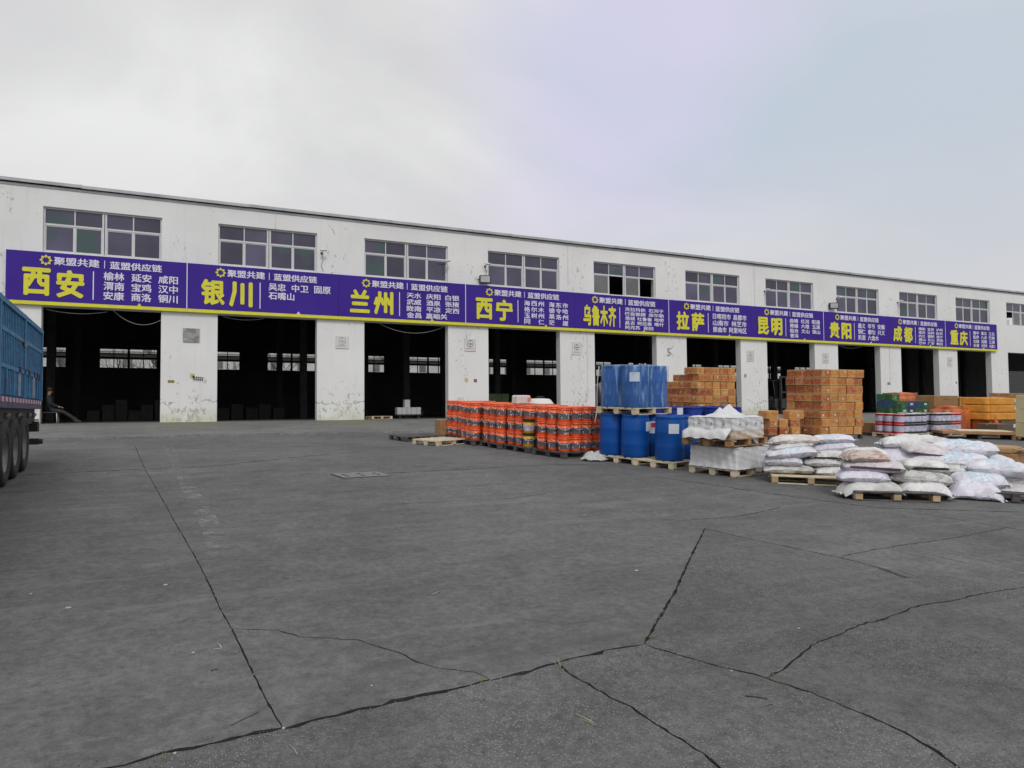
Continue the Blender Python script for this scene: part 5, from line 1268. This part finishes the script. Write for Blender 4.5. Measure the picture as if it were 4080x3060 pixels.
# ------------------------------------------------------------------ seated person in the first doorway
M['coat'] = mat('dark_coat', (.022, .022, .026), .9, .3, 6, bump=.3); M['trouser'] = mat('charcoal_trousers', (.030, .030, .033), .9, .25, 6); M['skin'] = mat('skin', (.35, .21, .15), .6, .08, 8); M['hair'] = mat('black_hair', (.012, .011, .010), .7, .2); M['shoe'] = mat('dark_shoes', (.035, .034, .034), .6, .2)
def skin_body(name, verts, edges, radii, m, parent, root=0, lv=2):
    me = bpy.data.meshes.new(name); me.from_pydata(verts, edges, []); o = bpy.data.objects.new(name, me); C.objects.link(o)
    md = o.modifiers.new('s', 'SKIN'); md.use_smooth_shade = True
    for i, r_ in enumerate(radii):
        sv = me.skin_vertices[0].data[i]; sv.radius = (r_, r_) if not isinstance(r_, tuple) else r_; sv.use_root = (i == root)
    sb = o.modifiers.new('b', 'SUBSURF'); sb.levels = lv; bpy.context.view_layer.update()
    m2 = bpy.data.meshes.new_from_object(o.evaluated_get(bpy.context.evaluated_depsgraph_get())); bpy.data.objects.remove(o)
    m2.materials.clear(); m2.materials.append(m)
    for p in m2.polygons: p.use_smooth = True
    return link(name, m2, parent)
PE = T(-3.98, D+.55, ZB+.006) @ RZ(0)
e = empty('person', PE, label='person in dark clothes sitting with legs stretched out in the first doorway', cat='person')
V = [(-.24, 0, .52), (-.27, 0, .70), (-.32, 0, .92), (-.33, 0, 1.03), (-.315, 0, 1.08), (-.30, -.01, 1.16), (-.285, -.02, 1.24),
     (-.20, -.10, .50), (.16, -.14, .44), (.50, -.15, .17), (.54, -.155, .09), (.68, -.16, .05),
     (-.20, .10, .50), (.18, .10, .40), (.56, .08, .15), (.60, .08, .09), (.74, .09, .05),
     (-.31, -.19, .99), (-.24, -.26, .74), (-.02, -.17, .62), (.05, -.14, .61), (-.31, .19, .99), (-.24, .25, .74), (-.02, .14, .62), (.05, .11, .61)]
E_ = [(0,1),(1,2),(2,3),(3,4),(4,5),(5,6),(0,7),(7,8),(8,9),(9,10),(10,11),(0,12),(12,13),(13,14),(14,15),(15,16),(2,17),(17,18),(18,19),(19,20),(2,21),(21,22),(22,23),(23,24)]
Rr = [(.15,.12),(.15,.11),(.17,.11),.07,.055,.075,.085,.095,.07,.05,.042,.038,.095,.07,.05,.042,.038,.065,.05,.038,.030,.065,.05,.038,.030]
body = skin_body('body', V, E_, Rr, M['coat'], e)
body.data.materials.append(M['skin']); body.data.materials.append(M['trouser']); body.data.materials.append(M['shoe'])
for p in body.data.polygons:
    c = p.center
    if c.z > 1.07 or (c.x > .0 and c.z > .56): p.material_index = 1
    elif c.x > .50 and c.z < .12: p.material_index = 3
    elif c.z < .56 and c.x > -.12: p.material_index = 2
MB().lathe([(.02, .115), (.06, .105), (.092, .06), (.10, .0), (.096, -.03)], 20, c=(-.305, -.005, 1.245)).build('hair', M['hair'], e)
fc = MB(); fc.lathe([(.012, -.006), (.012, .006)], 8, 0, 'Y', (-.205, -.045, 1.215)); fc.lathe([(.012, -.006), (.012, .006)], 8, 0, 'Y', (-.205, .02, 1.215)); fc.build('eye', M['dark'], e)
MB().add([(-.215, -.025, 1.21), (-.19, -.012, 1.175), (-.215, .0, 1.175), (-.215, -.012, 1.165)], [(0, 1, 2), (0, 3, 1), (1, 3, 2)]).build('nose', M['skin'], e)
for s_, hy in ((-1, -.14), (1, .11)):
    hv = MB()
    for q in range(4): yy = hy-.03+q*.02; hv.tube([(.06, yy, .612), (.10, yy, .605), (.125+.006*(q in (1, 2)), yy, .585), (.135, yy, .560)], [.0105, .0098, .009, .0075], 6)
    hv.tube([(.05, hy-s_*.03, .60), (.075, hy-s_*.052, .592), (.10, hy-s_*.055, .578)], [.012, .011, .009], 6); hv.build('finger', M['skin'], e)
ch = empty('chair', PE @ T(-.26, 0, 0), label='dark padded chair with pale legs under the seated person', cat='chair')
MB().box(-.24, .24, -.24, .24, .385, .43).build('seat', M['dark'], ch, bevel=.015); MB().box(-.29, -.25, -.22, .22, .50, .95).build('backrest', M['dark'], ch, bevel=.015)
for x in (-.22, .22):
    for y in (-.22, .22): MB().tube([(x, y, .385), (x*1.08, y*1.05, 0)], .014).build('leg', M['poster'] if x > 0 else M['dark'], ch)

# ------------------------------------------------------------------ goods inside the doors
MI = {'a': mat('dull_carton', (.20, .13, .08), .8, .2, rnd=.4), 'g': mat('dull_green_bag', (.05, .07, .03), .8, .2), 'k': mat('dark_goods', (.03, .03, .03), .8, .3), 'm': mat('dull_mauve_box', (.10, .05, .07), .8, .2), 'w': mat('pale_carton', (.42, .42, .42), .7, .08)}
def ibox(x, y, z, sx, sy, sz, m, label, a=0, cat='carton'):
    return MB().box(-sx/2, sx/2, -sy/2, sy/2, 0, sz).build('carton', m, None, T(x, y, z+.006) @ RZ(a), bevel=.012, label=label, cat=cat, group='goods inside the doors')
e = empty('platform_cart', T(9.85, D+1.15, ZB+.006), label='low platform cart loaded with pale cartons inside the third door', cat='cart')
MB().box(-.62, .62, -.3, .3, .16, .2).build('platform', M['dark'], e)
for x in (-.45, .45):
    for y in (-.22, .22): MB().lathe([(.075, -.02), (.075, .02)], 14, 0, 'Y', (x, y, .078)).build('wheel', M['black'], e)
MB().tube([(.6, -.25, .2), (.66, -.25, .32), (.66, .25, .32), (.6, .25, .2)], .015).build('handle', M['dark'], e)
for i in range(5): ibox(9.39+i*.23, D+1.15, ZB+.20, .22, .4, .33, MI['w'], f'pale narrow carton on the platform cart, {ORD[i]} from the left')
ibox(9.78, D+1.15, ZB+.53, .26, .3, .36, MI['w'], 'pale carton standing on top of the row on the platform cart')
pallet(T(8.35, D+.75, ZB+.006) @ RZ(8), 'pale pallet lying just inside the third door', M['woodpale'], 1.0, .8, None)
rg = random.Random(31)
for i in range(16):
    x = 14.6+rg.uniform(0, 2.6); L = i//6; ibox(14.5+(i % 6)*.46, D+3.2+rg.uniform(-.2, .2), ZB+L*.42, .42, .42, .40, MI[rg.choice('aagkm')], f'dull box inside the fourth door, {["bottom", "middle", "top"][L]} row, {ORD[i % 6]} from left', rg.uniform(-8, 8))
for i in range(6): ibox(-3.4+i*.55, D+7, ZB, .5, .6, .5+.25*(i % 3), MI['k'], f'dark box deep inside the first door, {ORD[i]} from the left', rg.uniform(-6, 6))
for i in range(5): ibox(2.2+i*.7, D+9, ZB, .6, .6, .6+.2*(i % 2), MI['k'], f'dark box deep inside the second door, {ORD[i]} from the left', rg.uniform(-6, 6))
# tipped grey bin in the fifth door
e = empty('tipping_bin', T(20.35, D+.2, ZB+.8) @ RY(-14), label='grey metal bin tipped on its stand at the edge of the fifth door', cat='bin')
MB().add([(-.42, -.3, 0), (.42, -.3, -.05), (.42, .3, -.05), (-.42, .3, 0), (-.5, -.35, .95), (.5, -.35, 1.05), (.5, .35, 1.05), (-.5, .35, .95)], [(0,3,2,1),(0,1,5,4),(1,2,6,5),(2,3,7,6),(3,0,4,7)]).build('bin_body', mat('grey_bin', (.20, .20, .195), .6, .1), e)
MB().box(-.55, .45, -.3, .3, -.12, -.06).tube([(-.45, -.25, -.1), (-.2, -.25, -.8)], .03).tube([(.35, -.25, -.1), (.3, -.25, -.8)], .03).tube([(-.45, .25, -.1), (-.2, .25, -.8)], .03).tube([(.35, .25, -.1), (.3, .25, -.8)], .03).build('stand', M['dark'], e)
# forklift in the seventh door
e = empty('forklift', T(34.15, D+1.3, ZB+.006) @ RZ(8), label='dark forklift with raised mast parked inside the seventh door', cat='forklift')
for x in (-.30, .30): MB().box(x-.05, x+.05, -.06, .06, .05, 2.35).build('mast_rail', M['shut'], e)
mb = MB()
for z in (.5, 1.3, 2.25): mb.box(-.30, .30, -.04, .04, z, z+.1)
mb.build('mast_crossbar', M['shut'], e); MB().box(-.40, .40, -.12, -.065, .35, .95).build('carriage', M['shut'], e)
for x in (-.25, .25): MB().box(x-.05, x+.05, -1.1, -.125, .06, .1).build('fork', M['dark'], e)
MB().box(-.50, .50, .2, 1.9, .30, .95).build('truck_body', mat('forklift_body', (.05, .05, .045), .5, .2), e, bevel=.06); MB().box(-.48, .48, 1.4, 2.1, .35, 1.1).build('counterweight', M['dark'], e, bevel=.1)
MB().box(-.22, .22, .9, 1.3, .95, 1.1).box(-.22, .22, 1.25, 1.35, 1.1, 1.5).build('seat', M['dark'], e)
mb = MB()
for x in (-.42, .42): mb.tube([(x, .3, .9), (x, .45, 2.1), (x, 1.5, 2.1), (x, 1.75, 1.0)], .03)
for y in (.5, .8, 1.1, 1.4): mb.tube([(-.42, y, 2.1), (.42, y, 2.1)], .018)
mb.build('overhead_guard', M['shut'], e)
for x in (-.46, .46):
    for y, r_ in ((.35, .26), (1.6, .22)): MB().lathe([(r_*.5, -.09), (r_, -.09), (r_, .09), (r_*.5, .09)], 20, 0, 'X', (x, y, r_)).build('wheel', M['black'], e)

# ------------------------------------------------------------------ behind the warehouse, seen through the rear windows
nb = empty('neighbour_building', T(0, 88, ZB), label='pale grey block seen through the rear windows of the warehouse', cat='building')
MB().box(-60, 170, 0, 8, 0, 9.2).build('wall', M['nbw'], nb); MB().box(-61, 171, -.3, 8.3, 9.2, 9.6).build('roof', M['flash'], nb)
for i in range(60):
    MB().box(-58+i*3.1, -57.1+i*3.1, -.05, -.01, 5.5, 6.5).build('window', M['glassl'], nb)
for z in (5.0, 7.2): MB().box(-60, 170, -.12, -.01, z, z+.12).build('ledge', M['flash'], nb)
M['bark'] = mat('grey_bark', (.10, .09, .08), .9, .2, 5)
def bare_tree(x, y, h, seed, label):
    rg = random.Random(seed); e = empty('bare_tree', T(x, y, ZB-.05), label=label, cat='tree', group='bare trees behind the warehouse'); tr = MB(); br = MB()
    tr.tube([(0, 0, 0), (.1, 0, h*.3), (0, .1, h*.55)], [.16, .12, .08], 7)
    def grow(p, d, L, r_, lv):
        q = p+d*L; m_ = p.lerp(q, .5)+Vector((rg.uniform(-.1, .1), rg.uniform(-.1, .1), 0))*L; br.tube([p, m_, q], [r_, r_*.8, r_*.55], 5, close=False)
        if lv:
            for _ in range(3): nd = (d+Vector((rg.uniform(-.8, .8), rg.uniform(-.8, .8), rg.uniform(-.1, .5)))).normalized(); grow(q if rg.random() < .6 else m_, nd, L*.68, r_*.55, lv-1)
    for _ in range(5):
        a = rg.uniform(0, 6.28); grow(Vector((0, .05, h*rg.uniform(.3, .55))), Vector((math.cos(a)*.6, math.sin(a)*.6, .8)).normalized(), h*.25, .07, 3)
    tr.build('trunk', M['bark'], e); br.build('crown', M['bark'], e)
for i, (x, y) in enumerate([(-8, 70), (-4.5, 72), (-1, 69), (5, 73), (9, 70), (21, 71), (27, 70), (44, 72), (52, 70), (60, 74)]): bare_tree(x, y, 6+i % 3, i+40, f'bare grey tree behind the warehouse, {ORD[i]} from the left')

# ------------------------------------------------------------------ drain cover, litter, weeds
A = [Vector((2.466, 12.469)), Vector((2.548, 11.873)), Vector((3.36, 11.88)), Vector((3.28, 12.485))]
e = empty('drain_cover', T(0, 0, 0), label='long pale concrete drain cover with slots set in the yard', cat='drain cover')
M['drain'] = mat('pale_drain_concrete', (.20, .20, .195), .85, .15, 8, bump=.3)
for k in range(3):
    q = [A[1].lerp(A[2], k/3+.006), A[1].lerp(A[2], (k+1)/3-.006), A[0].lerp(A[3], (k+1)/3-.006), A[0].lerp(A[3], k/3+.006)]
    vs = [(p.x, p.y, gz(p.y)+.006) for p in q]+[(p.x, p.y, gz(p.y)+.014) for p in q]; MB().add(vs, [(0,3,2,1),(4,5,6,7),(0,1,5,4),(1,2,6,5),(2,3,7,6),(3,0,4,7)]).build('slab', M['drain'], e)
    sl_ = MB()
    for dy in (.3, .62):
        c = q[0].lerp(q[3], dy).lerp(q[1].lerp(q[2], dy), .5)
        vs = [(c.x-.035, c.y-.05, gz(c.y-.05)+.016), (c.x+.035, c.y-.05, gz(c.y-.05)+.016), (c.x+.02, c.y+.05, gz(c.y+.05)+.016), (c.x-.05, c.y+.05, gz(c.y+.05)+.016)]; sl_.add(vs, [(0, 1, 2, 3)])
    sl_.build('slot', M['crack'], e)
rim_ = MB(); o = [A[0], A[1], A[2], A[3]]; c = sum(o, Vector((0, 0)))/4
for a, b in zip(o, o[1:]+o[:1]):
    a2, b2 = a+(a-c)*.05, b+(b-c)*.05; rim_.add([(a.x, a.y, gz(a.y)+.005), (b.x, b.y, gz(b.y)+.005), (b2.x, b2.y, gz(b2.y)+.005), (a2.x, a2.y, gz(a2.y)+.005)], [(0, 1, 2, 3)])
rim_.build('gap', M['crack'], e)
M['straw'] = mat('dry_straw', (.30, .27, .20), .8, .2)
M['chip'] = mat('white_chip', (.42, .42, .39), .7, .1); M['twig'] = mat('dark_twig', (.05, .045, .04), .8, .2)
def at(px, py):      # small helper for ground spots measured in the photograph
    d_ = fw + rt*((px-2040)/2786.5) - up*((py-1530)/2786.5); t = -1.6/(d_.z-G*d_.y); q = Vector((0, 0, 1.6))+d_*t; return q.x, q.y
def stick(px0, py0, px1, py1, r_, m, label, name='twig', cat='twig'):
    a, b = at(px0, py0), at(px1, py1); m_ = ((a[0]+b[0])/2+.004, (a[1]+b[1])/2+.006)
    MB().tube([(p[0], p[1], gz(p[1])+r_*1.02) for p in (a, m_, b)], r_, 6).build(name, m, None, label=label, cat=cat)
stick(2290, 2848, 2365, 2882, .0035, M['straw'], 'pale dry straw on the rough concrete in the foreground', 'straw_stalk', 'straw')
stick(2300, 2862, 2370, 2890, .002, M['straw'], 'thin straw lying beside the pale one in the foreground', 'straw_stalk', 'straw')
stick(2970, 2775, 3058, 2787, .0032, M['twig'], 'dark twig on the rough concrete right of the centre')
stick(3055, 2815, 3080, 2808, .002, M['twig'], 'short dark twig below the longer one')
stick(3500, 2265, 3610, 2305, .0028, M['twig'], 'dark stick at the end of the slab joint')
stick(3575, 2270, 3660, 2297, .004, M['straw'], 'pale stick beside the dark one at the slab joint')
stick(920, 2892, 1030, 2840, .002, M['twig'], 'long thin twig near the joint at the bottom left')
stick(1150, 2970, 1185, 3008, .003, M['straw'], 'short pale straw at the bottom left of the rough concrete', 'straw_stalk', 'straw')
stick(1722, 2372, 1750, 2360, .005, M['straw'], 'pale splinter on the smooth slab', 'straw_stalk', 'straw')
stick(865, 2565, 882, 2582, .003, M['chip'], 'small white splinter left of the long joint'); stick(850, 2588, 880, 2585, .002, M['chip'], 'second white splinter left of the long joint')
stick(840, 2675, 868, 2668, .003, M['twig'], 'small dark twig left of the long joint')
def chip(px, py, r_, label):
    x, y = at(px, py); rg = random.Random(px); vs = [(x+r_*.62*rg.uniform(.7, 1.1)*math.cos(t), y+r_*.62*rg.uniform(.7, 1.1)*math.sin(t), gz(y)+.002) for t in [k*math.pi/4 for k in range(8)]]
    MB().add(vs+[(v[0], v[1], v[2]+.005) for v in vs], [tuple(range(8, 16))]+[(k, (k+1) % 8, 8+(k+1) % 8, 8+k) for k in range(8)]).build('pebble', M['chip'], None, label=label, cat='litter')
for px, py, r_, l in [(2535, 2275, .026, 'white bottle cap on the smooth slab right of centre'), (3183, 2506, .014, 'white pebble on the rough slab at the right'), (2328, 2052, .02, 'white scrap on the slab in the middle distance'), (2315, 2096, .014, 'white speck below the scrap in the middle distance'), (123, 2368, .02, 'white chip on the left slab'), (272, 2424, .03, 'pale flat chip left of the worn line'), (660, 2332, .03, 'pale scrap between the joint and the left edge'), (770, 2603, .016, 'small white chip left of the long joint'), (1130, 2905, .012, 'white pebble in the front joint'), (697, 3005, .012, 'white pebble at the bottom left joint'), (1940, 1895, .03, 'white scrap near the drain joint'), (1870, 1950, .03, 'small white scrap right of the drain cover'), (1480, 2735, .01, 'tiny white chip on the slab corner'), (2915, 2676, .012, 'white pebble beside the dark crack'), (3495, 1788, .05, 'flat white scrap beside the tall carton stack'), (415, 1885, .03, 'white speck beside the trailer wheels')]: chip(px, py, r_, l)
for i in range(14):
    px = 560+i*26+random.uniform(-8, 8); chip(px, 1742-i*.6+random.uniform(-4, 2), .05*random.uniform(.5, 1.3), f'concrete crumb on the apron edge {"near" if i < 7 else "right of"} the painted line, {ORD[i % 7]} from left')
M['weed'] = mat('dry_grass', (.20, .19, .10), .8, .3); M['leaf'] = mat('yellow_green_weed', (.28, .27, .06), .7, .2)
for i, (px, py, hh, n, m, l) in enumerate([(2228, 2652, .05, 26, 'straw', 'tuft of dry grass in the front joint near the centre'), (3068, 2693, .035, 20, 'straw', 'small dry tuft where two cracks meet'), (1917, 2712, .025, 16, 'leaf', 'tiny yellow green weed where the crack meets the joint'), (2600, 2545, .04, 22, 'weed', 'dry weed at the corner of the slab joint'), (2640, 2440, .03, 14, 'weed', 'thin dry weed along the slanting joint'), (650, 3018, .02, 12, 'leaf', 'tiny yellow green weed at the bottom left joint')]):
    x, y = at(px, py); rg = random.Random(i); mb = MB()
    for k in range(n):
        a = rg.uniform(0, 6.28); L = hh*rg.uniform(.5, 1.2); bx, by = x+rg.uniform(-.02, .02), y+rg.uniform(-.02, .02); tx, ty = bx+math.cos(a)*L*.7, by+math.sin(a)*L*.7; w_ = .0015
        mb.add([(bx-w_, by, gz(by)-.01), (bx+w_, by, gz(by)-.01), (tx, ty, gz(ty)+L*.8)], [(0, 1, 2)])
    mb.build('weed_tuft', M[m], None, label=l, cat='weed')
